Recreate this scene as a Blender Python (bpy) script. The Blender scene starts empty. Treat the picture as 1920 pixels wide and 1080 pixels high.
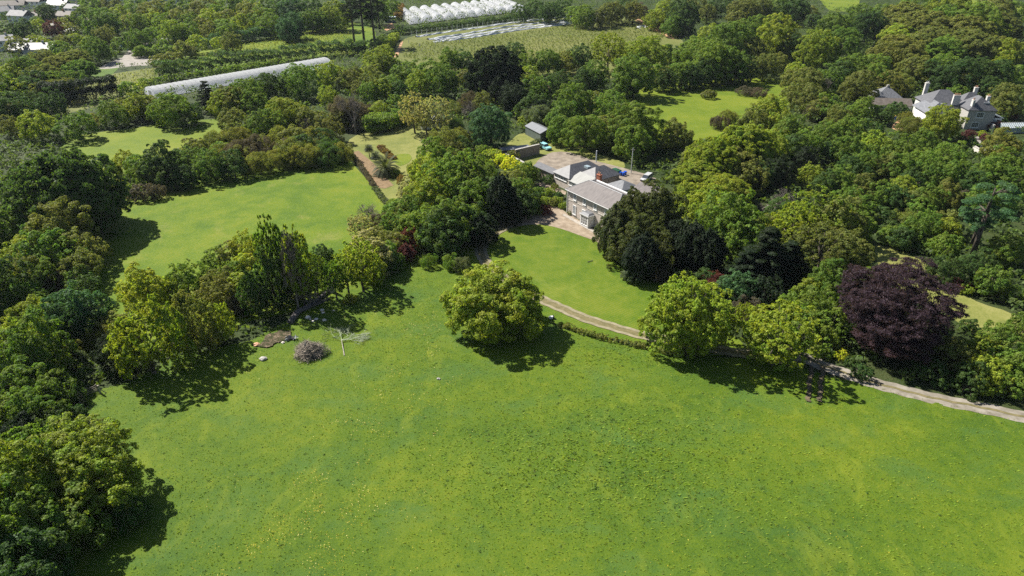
import bpy, math, random
import numpy as np
from mathutils import Vector

# ------------------------------------------------------------------ camera, sky, sun, exposure
H_CAM = 67.0; PITCH = math.radians(29.0); FPX = 1280.0
scene = bpy.context.scene
cam_d = bpy.data.cameras.new('camera'); cam = bpy.data.objects.new('camera', cam_d)
scene.collection.objects.link(cam); scene.camera = cam
cam.location = (0, 0, H_CAM); cam.rotation_euler = (math.pi/2 - PITCH, 0, 0)
cam_d.sensor_width = 36; cam_d.lens = 36*FPX/1920; cam_d.clip_end = 6000; cam_d.clip_start = 0.5
SUN_EL = math.radians(47); SUN_AZ = math.atan2(-0.83, 0.55)      # compass direction the sun stands in, from +Y
w = bpy.data.worlds.new('World'); scene.world = w; w.use_nodes = True
nt = w.node_tree; sk = nt.nodes.new('ShaderNodeTexSky'); sk.sky_type = 'NISHITA'; sk.sun_disc = False
sk.sun_elevation = SUN_EL; sk.sun_rotation = SUN_AZ % (2*math.pi); sk.altitude = 50
nt.links.new(sk.outputs[0], nt.nodes['Background'].inputs[0]); nt.nodes['Background'].inputs[1].default_value = 0.052
sd = bpy.data.lights.new('sun', 'SUN'); sd.energy = 5.0; sd.angle = math.radians(0.55); sd.color = (1, .95, .86)
so = bpy.data.objects.new('sun', sd); scene.collection.objects.link(so)
sv = Vector((math.sin(SUN_AZ)*math.cos(SUN_EL), math.cos(SUN_AZ)*math.cos(SUN_EL), math.sin(SUN_EL)))
so.rotation_euler = (-sv).to_track_quat('-Z', 'Y').to_euler(); so.location = (0, 0, 150)
scene.view_settings.view_transform = 'Standard'; scene.view_settings.look = 'None'
scene.view_settings.exposure = 1.15; scene.view_settings.gamma = 1
scene.render.engine = 'CYCLES'
cy = scene.cycles; cy.max_bounces = 5; cy.diffuse_bounces = 3; cy.glossy_bounces = 2; cy.transmission_bounces = 3
cy.volume_bounces = 0; cy.transparent_max_bounces = 4; cy.use_denoising = False

# ------------------------------------------------------------------ helpers
C = scene.collection.objects
R = random.Random(7)
sP, cP = math.sin(PITCH), math.cos(PITCH)
def G(px, py, z=0.0):
    """ground (or height z) point seen at a photo pixel"""
    x = (px-960)/FPX; u = (540-py)/FPX
    d = (x, cP+u*sP, -sP+u*cP); t = (z-H_CAM)/d[2]
    return Vector((d[0]*t, d[1]*t, z))
def prj(p):
    x, y, z = p[0], p[1], p[2]-H_CAM; wd = y*cP - z*sP
    return 960+FPX*x/wd, 540-FPX*(y*sP+z*cP)/wd, wd

def tag(o, label=None, cat=None, group=None, kind=None):
    if label: o['label'] = label
    if cat: o['category'] = cat
    if group: o['group'] = group
    if kind: o['kind'] = kind
    return o
def empty(name, loc, rz=0, **k):
    o = bpy.data.objects.new(name, None); C.link(o); o.location = loc; o.rotation_euler = (0, 0, rz)
    o.empty_display_size = .5
    return tag(o, **k)
def link(name, me, parent=None, **k):
    o = bpy.data.objects.new(name, me); C.link(o)
    if parent: o.parent = parent
    return tag(o, **k)
def copy_tree(o, parent=None):
    c = o.copy(); C.link(c); c.parent = parent
    for ch in list(o.children): copy_tree(ch, c)
    return c

class MB:
    def __init__(s): s.v = []; s.f = []
    def add(s, vs, fs):
        n = len(s.v); s.v += [tuple(p) for p in vs]; s.f += [tuple(i+n for i in f) for f in fs]; return s
    def box(s, x0, x1, y0, y1, z0, z1):
        return s.add([(x0,y0,z0),(x1,y0,z0),(x1,y1,z0),(x0,y1,z0),(x0,y0,z1),(x1,y0,z1),(x1,y1,z1),(x0,y1,z1)],
                     [(0,3,2,1),(4,5,6,7),(0,1,5,4),(1,2,6,5),(2,3,7,6),(3,0,4,7)])
    def tube(s, p0, p1, r0, r1, n=6, cap=True):
        p0 = Vector(p0); p1 = Vector(p1); d = (p1-p0)
        if d.length < 1e-6: return s
        d.normalize(); a = d.orthogonal().normalized(); b = d.cross(a)
        vs = [p0+(a*math.cos(2*math.pi*i/n)+b*math.sin(2*math.pi*i/n))*r0 for i in range(n)]
        vs += [p1+(a*math.cos(2*math.pi*i/n)+b*math.sin(2*math.pi*i/n))*r1 for i in range(n)]
        fs = [(i, (i+1) % n, n+(i+1) % n, n+i) for i in range(n)]
        if cap: fs += [tuple(range(n-1, -1, -1)), tuple(range(n, 2*n))]
        return s.add(vs, fs)
    def hip(s, x0, x1, y0, y1, ze, zr, hip=None, th=.12, ends=(1, 1), axis='x'):
        """hipped (or gabled where ends=0) roof shell with thickness"""
        if axis == 'y':
            m = MB().hip(y0, y1, -x1, -x0, ze, zr, hip, th, ends)
            return s.add([(-p[1], p[0], p[2]) for p in m.v], m.f)
        ym = (y0+y1)/2; hp = hip if hip is not None else (y1-y0)/2
        a = x0+hp*ends[0]; b = x1-hp*ends[1]
        top = [(x0,y0,ze),(x1,y0,ze),(x1,y1,ze),(x0,y1,ze),(a,ym,zr),(b,ym,zr)]
        bot = [(p[0], p[1], p[2]-th) for p in top]
        f = [(0,1,5,4),(2,3,4,5),(3,0,4),(1,2,5)]
        fb = [tuple(i+6 for i in reversed(q)) for q in f]
        sides = [(0,6,7,1),(1,7,8,2),(2,8,9,3),(3,9,6,0)]
        return s.add(top+bot, f+fb+sides)
    def gable_wall(s, x0, x1, y0, y1, z0, ze, zr, axis='x'):
        """walls with gable ends; ridge along axis"""
        if axis == 'x':
            ym = (y0+y1)/2
            pts = [(y0,z0),(y1,z0),(y1,ze),(ym,zr),(y0,ze)]
            vs = [(x0,a,b) for a,b in pts]+[(x1,a,b) for a,b in pts]
        else:
            xm = (x0+x1)/2
            pts = [(x0,z0),(x1,z0),(x1,ze),(xm,zr),(x0,ze)]
            vs = [(a,y0,b) for a,b in pts]+[(a,y1,b) for a,b in pts]
        fs = [(0,1,2,3,4),(9,8,7,6,5)]+[(i,i+5,(i+1)%5+5,(i+1)%5) for i in range(5)]
        return s.add(vs, fs)
    def mesh(s, name, mat, smooth=False):
        me = bpy.data.meshes.new(name); me.from_pydata(s.v, [], s.f); me.validate(); me.update()
        if mat: me.materials.append(mat)
        if smooth: me.polygons.foreach_set('use_smooth', [True]*len(me.polygons))
        return me
    def obj(s, name, mat, parent=None, smooth=False, **k):
        return link(name, s.mesh(name, mat, smooth), parent, **k)

def np_mesh(name, verts, nper, mat):
    """polygon soup: verts (N*nper,3), nper verts per face"""
    n = len(verts)//nper; me = bpy.data.meshes.new(name)
    me.vertices.add(len(verts)); me.vertices.foreach_set('co', np.ascontiguousarray(verts, dtype=np.float32).ravel())
    me.loops.add(len(verts)); me.loops.foreach_set('vertex_index', np.arange(len(verts), dtype=np.int32))
    me.polygons.add(n); me.polygons.foreach_set('loop_start', (np.arange(n)*nper).astype(np.int32))
    me.polygons.foreach_set('loop_total', np.full(n, nper, dtype=np.int32))
    me.update(calc_edges=True); me.materials.append(mat)
    return me

# ------------------------------------------------------------------ materials
def newmat(name, rough=.85, spec=.2):
    m = bpy.data.materials.new(name); m.use_nodes = True; n = m.node_tree; b = n.nodes['Principled BSDF']
    b.inputs['Roughness'].default_value = rough; b.inputs['Specular IOR Level'].default_value = spec
    return m, n, b
def nd(n, t, **k):
    x = n.nodes.new(t)
    for a, v in k.items(): setattr(x, a, v)
    return x
def noise(n, scale, detail=3, rough=.55, vec=None, dist=0):
    x = nd(n, 'ShaderNodeTexNoise'); x.inputs['Scale'].default_value = scale; x.inputs['Detail'].default_value = detail
    x.inputs['Roughness'].default_value = rough; x.inputs['Distortion'].default_value = dist
    if vec is not None: n.links.new(vec, x.inputs['Vector'])
    return x.outputs['Fac']
def ramp(n, fac, stops):
    r = nd(n, 'ShaderNodeValToRGB'); e = r.color_ramp.elements
    while len(e) < len(stops): e.new(.5)
    for i, (p, c) in enumerate(stops): e[i].position = p; e[i].color = (c[0]*.84, c[1]*.84, c[2]*.84, 1)
    n.links.new(fac, r.inputs[0]); return r.outputs[0]
def mix(n, fac, a, b, mode='MIX'):
    m = nd(n, 'ShaderNodeMix', data_type='RGBA', blend_type=mode)
    for s, v in ((m.inputs[0], fac), (m.inputs[6], a), (m.inputs[7], b)):
        if hasattr(v, 'is_linked'): n.links.new(v, s)
        elif isinstance(v, (int, float)): s.default_value = v
        else: s.default_value = (*v, 1)
    return m.outputs[2]
def bump(n, b, h, strength=.5, dist=.1):
    x = nd(n, 'ShaderNodeBump'); x.inputs['Strength'].default_value = strength; x.inputs['Distance'].default_value = dist
    n.links.new(h, x.inputs['Height']); n.links.new(x.outputs[0], b.inputs['Normal'])
def gcoord(n, sx=1, sy=1, sz=1, rz=0):
    g = nd(n, 'ShaderNodeNewGeometry'); m = nd(n, 'ShaderNodeMapping'); m.inputs['Scale'].default_value = (sx, sy, sz)
    m.inputs['Rotation'].default_value = (0, 0, rz)
    n.links.new(g.outputs['Position'], m.inputs['Vector']); return m.outputs[0]
def ocoord(n, sx=1, sy=1, sz=1):
    g = nd(n, 'ShaderNodeTexCoord'); m = nd(n, 'ShaderNodeMapping'); m.inputs['Scale'].default_value = (sx, sy, sz)
    n.links.new(g.outputs['Object'], m.inputs['Vector']); return m.outputs[0]

def foliage_mat(name, transl=.3, use_obj=True, col=(.05,.1,.02)):
    m, n, b = newmat(name, .62, .22)
    if use_obj:
        oi = nd(n, 'ShaderNodeObjectInfo'); base = oi.outputs['Color']
    else:
        rgb = nd(n, 'ShaderNodeRGB'); rgb.outputs[0].default_value = (*col, 1); base = rgb.outputs[0]
    g = nd(n, 'ShaderNodeNewGeometry')
    v = nd(n, 'ShaderNodeMapRange'); v.inputs['To Min'].default_value = .62; v.inputs['To Max'].default_value = 1.45
    n.links.new(g.outputs['Random Per Island'], v.inputs['Value'])
    h = nd(n, 'ShaderNodeHueSaturation'); n.links.new(base, h.inputs['Color']); n.links.new(v.outputs[0], h.inputs['Value'])
    cl = noise(n, .45, 2, vec=g.outputs['Position'])
    hm = nd(n, 'ShaderNodeMapRange'); hm.inputs['From Min'].default_value = .3; hm.inputs['From Max'].default_value = .7
    hm.inputs['To Min'].default_value = .475; hm.inputs['To Max'].default_value = .52
    n.links.new(cl, hm.inputs['Value']); n.links.new(hm.outputs[0], h.inputs['Hue'])
    n.links.new(h.outputs[0], b.inputs['Base Color'])
    tr = nd(n, 'ShaderNodeBsdfTranslucent'); n.links.new(mix(n, 1.0, h.outputs[0], (1.4, 1.42, .56), 'MULTIPLY'), tr.inputs['Color'])
    ms = nd(n, 'ShaderNodeMixShader'); ms.inputs[0].default_value = transl
    n.links.new(b.outputs[0], ms.inputs[1]); n.links.new(tr.outputs[0], ms.inputs[2])
    n.links.new(ms.outputs[0], n.nodes['Material Output'].inputs['Surface'])
    return m
LEAF = foliage_mat('leaves', .47)
def simple(name, c1, c2, scale, rough=.85, spec=.2, bstr=0, bdist=.05, detail=4, coord='g', sc=(1,1,1), metal=0):
    m, n, b = newmat(name, rough, spec)
    v = gcoord(n, *sc) if coord == 'g' else ocoord(n, *sc)
    f = noise(n, scale, detail, .6, v)
    n.links.new(ramp(n, f, [(.36, c1), (.64, c2)]), b.inputs['Base Color'])
    if bstr: bump(n, b, f, bstr, bdist)
    b.inputs['Metallic'].default_value = metal
    return m
BARK = simple('bark', (.05,.04,.03), (.13,.11,.085), 3, bstr=.5)
BARKP = simple('pale_bark', (.22,.2,.16), (.42,.39,.33), 3)
TWIG = simple('twigs', (.12,.10,.085), (.24,.21,.18), 2)
DEAD = simple('dead_wood', (.06,.055,.052), (.16,.145,.14), 3, bstr=.6)

def grass_mat(name, stops, big=.03, mid=.35, fine=4.0, dry=None, bstr=.6, bdist=.12, stripes=None, drysc=.06, drythr=(.56,.72)):
    m, n, b = newmat(name, .8, .12)
    p = gcoord(n)
    f1 = noise(n, big, 4, .6, p, .4); f2 = noise(n, mid, 5, .65, p); f3 = noise(n, fine, 3, .7, gcoord(n, 1, 1.6, 1, .5))
    a = nd(n, 'ShaderNodeMath', operation='MULTIPLY_ADD'); n.links.new(f2, a.inputs[0]); a.inputs[1].default_value = .55
    n.links.new(f1, a.inputs[2])
    a2 = nd(n, 'ShaderNodeMath', operation='MULTIPLY_ADD'); n.links.new(f3, a2.inputs[0]); a2.inputs[1].default_value = .8
    n.links.new(a.outputs[0], a2.inputs[2])
    a3 = nd(n, 'ShaderNodeMath', operation='MULTIPLY'); n.links.new(a2.outputs[0], a3.inputs[0]); a3.inputs[1].default_value = 1/2.35
    col = ramp(n, a3.outputs[0], stops)
    if dry:
        fd = noise(n, drysc, 8, .72, gcoord(n, 1, 1, 1, 1.0), .6)
        r = nd(n, 'ShaderNodeMapRange'); r.inputs['From Min'].default_value = drythr[0]; r.inputs['From Max'].default_value = drythr[1]
        r.inputs['To Max'].default_value = .38
        n.links.new(fd, r.inputs['Value']); col = mix(n, r.outputs[0], col, dry)
    if name == 'meadow_grass':
        fr = noise(n, .09, 4, .6, gcoord(n, 1, 1.7, 1, .35), .5); r2 = nd(n, 'ShaderNodeMapRange'); r2.inputs['From Min'].default_value = .5; r2.inputs['From Max'].default_value = .68; r2.inputs['To Max'].default_value = .55
        n.links.new(fr, r2.inputs['Value']); col = mix(n, r2.outputs[0], col, (.045,.098,.022))
        fy = noise(n, .16, 5, .7, gcoord(n, 1, .5, 1, -.3), .8); r3 = nd(n, 'ShaderNodeMapRange'); r3.inputs['From Min'].default_value = .54; r3.inputs['From Max'].default_value = .7; r3.inputs['To Max'].default_value = .6
        n.links.new(fy, r3.inputs['Value']); col = mix(n, r3.outputs[0], col, (.135,.168,.014))
    if stripes:
        wv = nd(n, 'ShaderNodeTexWave', wave_type='BANDS'); wv.inputs['Scale'].default_value = stripes[0]
        wv.inputs['Distortion'].default_value = 1.2; wv.inputs['Detail'].default_value = 1
        n.links.new(gcoord(n, 1, 1, 1, stripes[1]), wv.inputs['Vector'])
        col = mix(n, stripes[2], col, mix(n, wv.outputs['Fac'], (.75,.8,.75), (1.15,1.12,1.1)), 'MULTIPLY')
    n.links.new(col, b.inputs['Base Color'])
    if bstr:
        s = nd(n, 'ShaderNodeMath', operation='ADD'); n.links.new(f3, s.inputs[0]); n.links.new(f2, s.inputs[1])
        bump(n, b, s.outputs[0], bstr, bdist)
    return m
MEADOW = grass_mat('meadow_grass', [(.40, (.040,.085,.010)), (.465, (.066,.118,.009)), (.53, (.092,.142,.009)), (.60, (.135,.168,.012))],
                   big=.03, mid=.5, fine=4.5, bstr=.7, bdist=.12)
PASTURE = grass_mat('pasture_grass', [(.42, (.060,.118,.008)), (.5, (.108,.166,.009)), (.58, (.165,.192,.016))], big=.03, mid=.22, fine=2.2,
                    dry=(.25,.215,.075), drysc=.11, bstr=.8, bdist=.18)
BRIGHT = grass_mat('bright_grass', [(.42, (.085,.135,.010)), (.5, (.122,.168,.012)), (.58, (.16,.19,.018))], big=.04, mid=.2, fine=1.5, bstr=.5)
LAWN = grass_mat('mown_lawn', [(.42, (.055,.108,.008)), (.5, (.094,.148,.010)), (.58, (.138,.172,.017))], big=.05, mid=.4, fine=3,
                 bstr=.3, bdist=.06, stripes=(.55, .9, .6), dry=(.26,.27,.06), drysc=.09, drythr=(.55,.75))
PALEL = grass_mat('dry_lawn', [(.42, (.12,.145,.035)), (.5, (.185,.195,.05)), (.58, (.24,.235,.08))], big=.06, mid=.4, fine=2.5, bstr=.3, bdist=.06)
VINEY = grass_mat('crop_ground', [(.42, (.095,.115,.028)), (.5, (.13,.145,.038)), (.58, (.16,.165,.05))], big=.02, mid=.2, fine=1.4, bstr=.5)
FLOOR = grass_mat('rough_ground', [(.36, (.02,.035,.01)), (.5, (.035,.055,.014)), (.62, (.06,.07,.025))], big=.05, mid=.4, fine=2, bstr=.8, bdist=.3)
ROUGHG = grass_mat('rank_grass', [(.36, (.05,.10,.015)), (.5, (.08,.14,.02)), (.62, (.13,.17,.035))], big=.05, mid=.5, fine=2, bstr=.8, bdist=.3)
GRAVEL = simple('gravel', (.17,.14,.11), (.29,.245,.195), .5, bstr=.3, detail=8)
FORE = simple('sandy_gravel', (.21,.16,.11), (.34,.275,.205), .6, bstr=.3, detail=8)
GREYG = simple('pale_gravel', (.23,.21,.185), (.32,.295,.265), .4, detail=6)
SOIL = simple('dug_soil', (.15,.10,.05), (.24,.165,.09), 1.1, bstr=.5, detail=6)
CLAY = simple('clay', (.36,.20,.11), (.48,.30,.17), .5)
SLATE = simple('slate_roof', (.065,.067,.075), (.115,.115,.125), .9, .55, .4, .25, .02, 8, 'o', (1, 3, 1))
SLATEB = simple('brown_slate_roof', (.095,.082,.080), (.165,.145,.138), 1.0, .6, .35, .3, .02, 9, 'o', (4, .7, 1))
SLATEP = simple('pale_slate_roof', (.115,.12,.13), (.185,.19,.205), 1.0, .5, .4, .2, .02, 8, 'o', (3, 1, 1))
TILE = simple('concrete_tile_roof', (.11,.092,.078), (.17,.145,.125), 1.0, .7, .3, .2, .02, 6, 'o', (1,1,1))
GRAN = simple('granite_wall', (.42,.365,.32), (.62,.56,.50), 2.2, .9, .1, .4, .03, 8, 'o', (1,1,1.8))
GRAND = simple('rubble_wall', (.20,.165,.13), (.38,.32,.26), 2.6, .9, .1, .5, .05, 8, 'o', (1,1,1.6))
GREYST = simple('grey_stone', (.30,.285,.26), (.48,.46,.42), 2.2, .9, .1, .4, .03, 8, 'o', (1,1,1.8))
DRESS = simple('dressed_stone', (.5,.46,.40), (.66,.62,.56), 1.5, .8, .2, .1, .02, 4, 'o')
WHITE = simple('white_paint', (.74,.74,.73), (.84,.84,.83), .8, .55, .3, coord='o')
CREAM = simple('cream_render', (.5,.485,.45), (.63,.615,.58), .6, .8, coord='o')
BRICK = simple('red_brick', (.26,.09,.055), (.38,.15,.09), 6, .9, coord='o', bstr=.3)
GREENM = simple('green_steel_cladding', (.085,.11,.10), (.12,.145,.135), 1, .5, .4, coord='o', sc=(8,.3,.3), bstr=.3)
FILM = simple('polythene_film', (.90,.91,.93), (.98,.98,.99), .3, .35, .5, coord='o', bstr=.06, bdist=.1, sc=(1,1,1))
_n = FILM.node_tree; _t = _n.nodes.new('ShaderNodeBsdfTranslucent'); _t.inputs['Color'].default_value = (.78,.79,.82,1); _m = _n.nodes.new('ShaderNodeMixShader'); _m.inputs[0].default_value = .65
_n.links.new(_n.nodes['Principled BSDF'].outputs[0], _m.inputs[1]); _n.links.new(_t.outputs[0], _m.inputs[2]); _n.links.new(_m.outputs[0], _n.nodes['Material Output'].inputs['Surface'])
FLEECE = simple('white_fleece', (.45,.47,.48), (.62,.64,.65), .8, .6, .3, coord='o', bstr=.9, bdist=.5)
POSTM = simple('grey_post', (.45,.47,.45), (.6,.62,.6), 1, .6)
WOOD = simple('weathered_timber', (.16,.14,.115), (.28,.25,.21), 3, .85, coord='o')
PINEW = simple('new_timber', (.50,.36,.22), (.62,.47,.31), 1, .7, coord='o')
STONE = simple('pale_stone', (.45,.42,.37), (.68,.65,.6), 4, .9, bstr=.4)
RUBBER = simple('rubber', (.02,.02,.02), (.035,.035,.035), 5, .8)
def flat(name, c, rough=.5, spec=.4, metal=0):
    return simple(name, tuple(x*.93 for x in c), tuple(min(1, x*1.07) for x in c), 2, rough, spec, coord='o', metal=metal)
GLASS = flat('window_glass', (.035,.045,.055), .08, .9)
GLASSM = flat('sky_lit_glass', (.15,.19,.22), .1, .9)  # paler copy of the window glass, sky reflection painted into its colour
GLASSL = flat('pale_glass', (.28,.34,.36), .12, .8)
CARB = flat('pale_blue_car_paint', (.30,.62,.66), .25, .6)
CARS = flat('silver_car_paint', (.62,.63,.64), .28, .6, .3)
BLUEP = flat('blue_plastic', (.02,.10,.55), .4, .4)
GREENP = flat('dark_green_plastic', (.02,.09,.05), .4, .4)
YELP = flat('yellow_plastic', (.65,.42,.05), .5)
TERRA = flat('terracotta', (.55,.30,.18), .8)
BLUEW = flat('blue_wall', (.22,.42,.50), .8)
GREYP = flat('grey_paint', (.25,.27,.29), .6)
LEAD = flat('lead', (.22,.23,.25), .5)

# ------------------------------------------------------------------ noise + polygon utilities (numpy)
def vnoise(x, y, seed=0):
    xi = np.floor(x).astype(np.int64); yi = np.floor(y).astype(np.int64); fx = x-xi; fy = y-yi
    fx = fx*fx*(3-2*fx); fy = fy*fy*(3-2*fy)
    def h(a, b):
        q = (a*374761393 + b*668265263 + seed*1442695041) & 0x7fffffff
        q = ((q ^ (q >> 13))*1274126177) & 0x7fffffff
        return ((q ^ (q >> 16)) & 0xffff)/65535.
    return (h(xi,yi)*(1-fx)+h(xi+1,yi)*fx)*(1-fy)+(h(xi,yi+1)*(1-fx)+h(xi+1,yi+1)*fx)*fy
def fbm(x, y, seed=0, o=3):
    s = 0; a = .5; t = 0
    for i in range(o): s = s+a*vnoise(x*2**i, y*2**i, seed+i); t += a; a *= .5
    return s/t
def inpoly(x, y, poly):
    c = np.zeros(x.shape, bool); j = len(poly)-1
    for i in range(len(poly)):
        xi, yi = poly[i][0], poly[i][1]; xj, yj = poly[j][0], poly[j][1]
        if yi != yj: c ^= ((yi > y) != (yj > y)) & (x < (xj-xi)*(y-yi)/(yj-yi)+xi)
        j = i
    return c
def smooth_poly(pts, n=4, closed=True):
    out = []; L = len(pts)
    for i in range(L if closed else L-1):
        p0 = pts[(i-1) % L] if closed or i > 0 else pts[i]; p1 = pts[i]; p2 = pts[(i+1) % L]
        p3 = pts[(i+2) % L] if closed or i+2 < L else pts[i+1]
        for k in range(n):
            t = k/n
            out.append(0.5*((2*p1)+(p2-p0)*t+(2*p0-5*p1+4*p2-p3)*t*t+(3*p1-p0-3*p2+p3)*t**3))
    if not closed: out.append(pts[-1])
    return out
OPEN = []      # open polygons, kept clear of undergrowth
def sheet(name, px, mat, z, smooth=3, kind='structure', keep=True, jit=0, th=None, **k):
    pts = [G(*p) for p in px]
    if smooth: pts = smooth_poly(pts, smooth)
    if jit: pts = [p+Vector((R.uniform(-jit, jit), R.uniform(-jit, jit), 0)) for p in pts]
    if keep: OPEN.append([(p.x, p.y) for p in pts])
    from mathutils.geometry import tessellate_polygon
    m = MB(); tri = tessellate_polygon([[Vector((p.x, p.y, 0)) for p in pts]])
    m.v = [(p.x, p.y, z) for p in pts]
    for t in tri:
        a, b, c = [pts[i] for i in t]
        m.f.append(tuple(t) if (b-a).cross(c-a).z > 0 else tuple(reversed(t)))
    return m.obj(name, mat, kind=kind, **k)

# ------------------------------------------------------------------ ground
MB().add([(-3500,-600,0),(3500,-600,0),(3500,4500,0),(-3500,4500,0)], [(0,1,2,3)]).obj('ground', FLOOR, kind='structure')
FIELD_PX = [(160,738),(250,715),(330,668),(470,640),(560,590),(650,540),(720,505),(770,478),(830,478),(870,500),(960,560),(1050,616),(1190,648),(1270,668),
            (1385,672),(1500,690),(1560,708),(1640,726),(1740,752),(1920,790),(2080,830),(2300,1300),(1500,1500),(300,1500),(-150,1200),(60,900),(170,800)]
field_w = [G(*p) for p in FIELD_PX]; OPEN.append([(p.x, p.y) for p in field_w])
# the meadow: a finely stepped sheet with gentle relief and rank tussocky patches
gs = .42; gx = np.arange(-125, 130, gs); gy = np.arange(34, 152, gs)
GX, GY = np.meshgrid(gx, gy); nx_, ny_ = len(gx), len(gy)
def rough_mask(x, y):
    m = np.clip((fbm(x*.05+3, y*.05, 11)-.44)*5, 0, 1)
    # rank patch in the near right centre of the meadow and along the hedge
    a = np.exp(-(((x-12)/22)**2+((y-70)/11)**2)); b = np.exp(-(((x-18)/14)**2+((y-97)/5)**2))
    return np.clip(.22*m+1.0*a+.6*b, 0, 1)
RM = rough_mask(GX, GY)
HZ = .06+.05*fbm(GX*.12, GY*.12, 3)+(.05+.16*RM)*np.clip(fbm(GX*.5+40, GY*.6, 21, 2)-.42, 0, 1)*1.3+.03*fbm(GX*.9, GY*1.0, 5, 1)
cx_ = GX[:-1, :-1]+gs/2; cy_ = GY[:-1, :-1]+gs/2
keep = inpoly(cx_, cy_, [(p.x, p.y) for p in field_w])
idx = np.arange(nx_*ny_).reshape(ny_, nx_)
q = np.stack([idx[:-1,:-1][keep], idx[:-1,1:][keep], idx[1:,1:][keep], idx[1:,:-1][keep]], 1)
used, inv = np.unique(q.ravel(), return_inverse=True)
co = np.stack([GX.ravel(), GY.ravel(), HZ.ravel()], 1)[used]
me = bpy.data.meshes.new('meadow'); nq = len(q)
me.vertices.add(len(co)); me.vertices.foreach_set('co', co.astype(np.float32).ravel())
me.loops.add(nq*4); me.loops.foreach_set('vertex_index', inv.astype(np.int32))
me.polygons.add(nq); me.polygons.foreach_set('loop_start', (np.arange(nq)*4).astype(np.int32)); me.polygons.foreach_set('loop_total', np.full(nq, 4, np.int32))
me.polygons.foreach_set('use_smooth', [True]*nq)
me.update(calc_edges=True); me.materials.append(MEADOW); link('meadow', me, kind='structure')

sheet('pasture', [(215,378),(330,345),(480,312),(640,283),(655,300),(705,355),(745,392),(770,430),(750,480),(640,560),(480,600),(260,660),(150,660),(90,570),(140,470)], PASTURE, .03)
sheet('far_meadow', [(118,262),(250,240),(420,222),(450,240),(400,262),(330,290),(250,330),(190,335),(150,300)], BRIGHT, .03)
sheet('paddock', [(1160,178),(1250,158),(1350,148),(1450,148),(1500,165),(1480,195),(1420,235),(1350,262),(1290,262),(1230,250)], BRIGHT, .03)
sheet('lawn', [(840,505),(860,470),(900,438),(960,418),(1020,414),(1075,426),(1135,455),(1200,500),(1260,550),(1330,600),(1400,655),(1300,668),(1180,640),(1050,612),(950,555)], LAWN, .04)
sheet('garden_lawn', [(655,262),(700,243),(740,234),(800,240),(850,262),(900,290),(890,340),(800,380),(745,392),(705,352),(660,290)], PALEL, .05)
sheet('side_lawn', [(1640,462),(1690,472),(1730,490),(1770,525),(1830,565),(1900,590),(1940,640),(1850,640),(1790,600),(1720,560),(1660,520)], PALEL, .04)
sheet('yard_grass', [(930,300),(960,262),(985,250),(1060,262),(1110,285),(1170,305),(1150,325),(1060,325),(1010,318)], PALEL, .03)
sheet('upper_field', [(742,112),(760,72),(860,55),(1000,38),(1130,20),(1200,28),(1260,60),(1280,90),(1200,140),(1000,150),(850,140)], VINEY, .05)
sheet('crop_field', [(310,135),(360,100),(450,80),(560,60),(660,42),(700,50),(690,95),(560,112),(430,125)], PASTURE, .05)
sheet('top_meadow', [(1530,-25),(1600,-25),(1610,12),(1570,22),(1545,10)], BRIGHT, .05)
sheet('hill_meadow', [(1770,-10),(1850,4),(1990,20),(1990,34),(1850,20),(1780,6)], BRIGHT, .05)
sheet('allotment', [(140,185),(175,150),(215,138),(300,128),(290,150),(265,170),(180,200),(60,225),(100,205)], VINEY, .05)
sheet('verge', [(148,155),(180,128),(225,118),(210,140),(175,150)], ROUGHG, .06)
sheet('car_park', [(186,128),(210,115),(232,108),(300,105),(296,121),(250,124),(205,129)], GREYG, .08)
sheet('path', [(228,110),(236,100),(248,90),(256,91),(250,101),(256,110)], GREYG, .1, smooth=0)
sheet('gravel_yard', [(1005,312),(1012,298),(1035,286),(1070,286),(1110,300),(1180,318),(1230,335),(1215,352),(1150,345),(1090,330),(1040,322)], GRAVEL, .06, smooth=2)
sheet('forecourt', [(888,450),(930,425),(985,405),(1015,392),(1045,388),(1062,399),(1130,439),(1180,470),(1170,488),(1128,458),(1085,441),(1040,426),(1000,421),(950,430),(910,452)], FORE, .07)
sheet('terrace', [(1058,401),(1131,440),(1140,447),(1134,449),(1054,404)], simple('paving', (.28,.25,.21), (.38,.345,.3), 1.5, .9), .11, smooth=0)
sheet('dug_bed', [(657,287),(672,283),(700,306),(738,348),(722,354),(704,352)], SOIL, .09, smooth=1)
sheet('lawn_circle', [(732,296),(745,290),(765,289),(772,296),(766,305),(752,311),(745,309)], BRIGHT, .09)
sheet('side_path', [(1004,345),(1020,342),(1062,360),(1060,366),(1030,356)], FORE, .08, smooth=0)
sheet('clay_patch', [(712,50),(735,44),(742,52),(725,58)], CLAY, .12, smooth=0)
sheet('clay_track', [(1188,35),(1200,36),(1235,50),(1270,70),(1262,74),(1225,58),(1195,42)], CLAY, .12, smooth=1)
sheet('clay_bank', [(738,108),(752,78),(756,78),(746,106)], CLAY, .14, smooth=0)
sheet('garden_patch', [(1672,240),(1685,226),(1705,226),(1712,236),(1690,246)], CLAY, .1)
sheet('garden_path', [(1828,258),(1834,256),(1845,275),(1860,285),(1850,288),(1838,276)], GREYG, .1, smooth=0)

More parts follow.
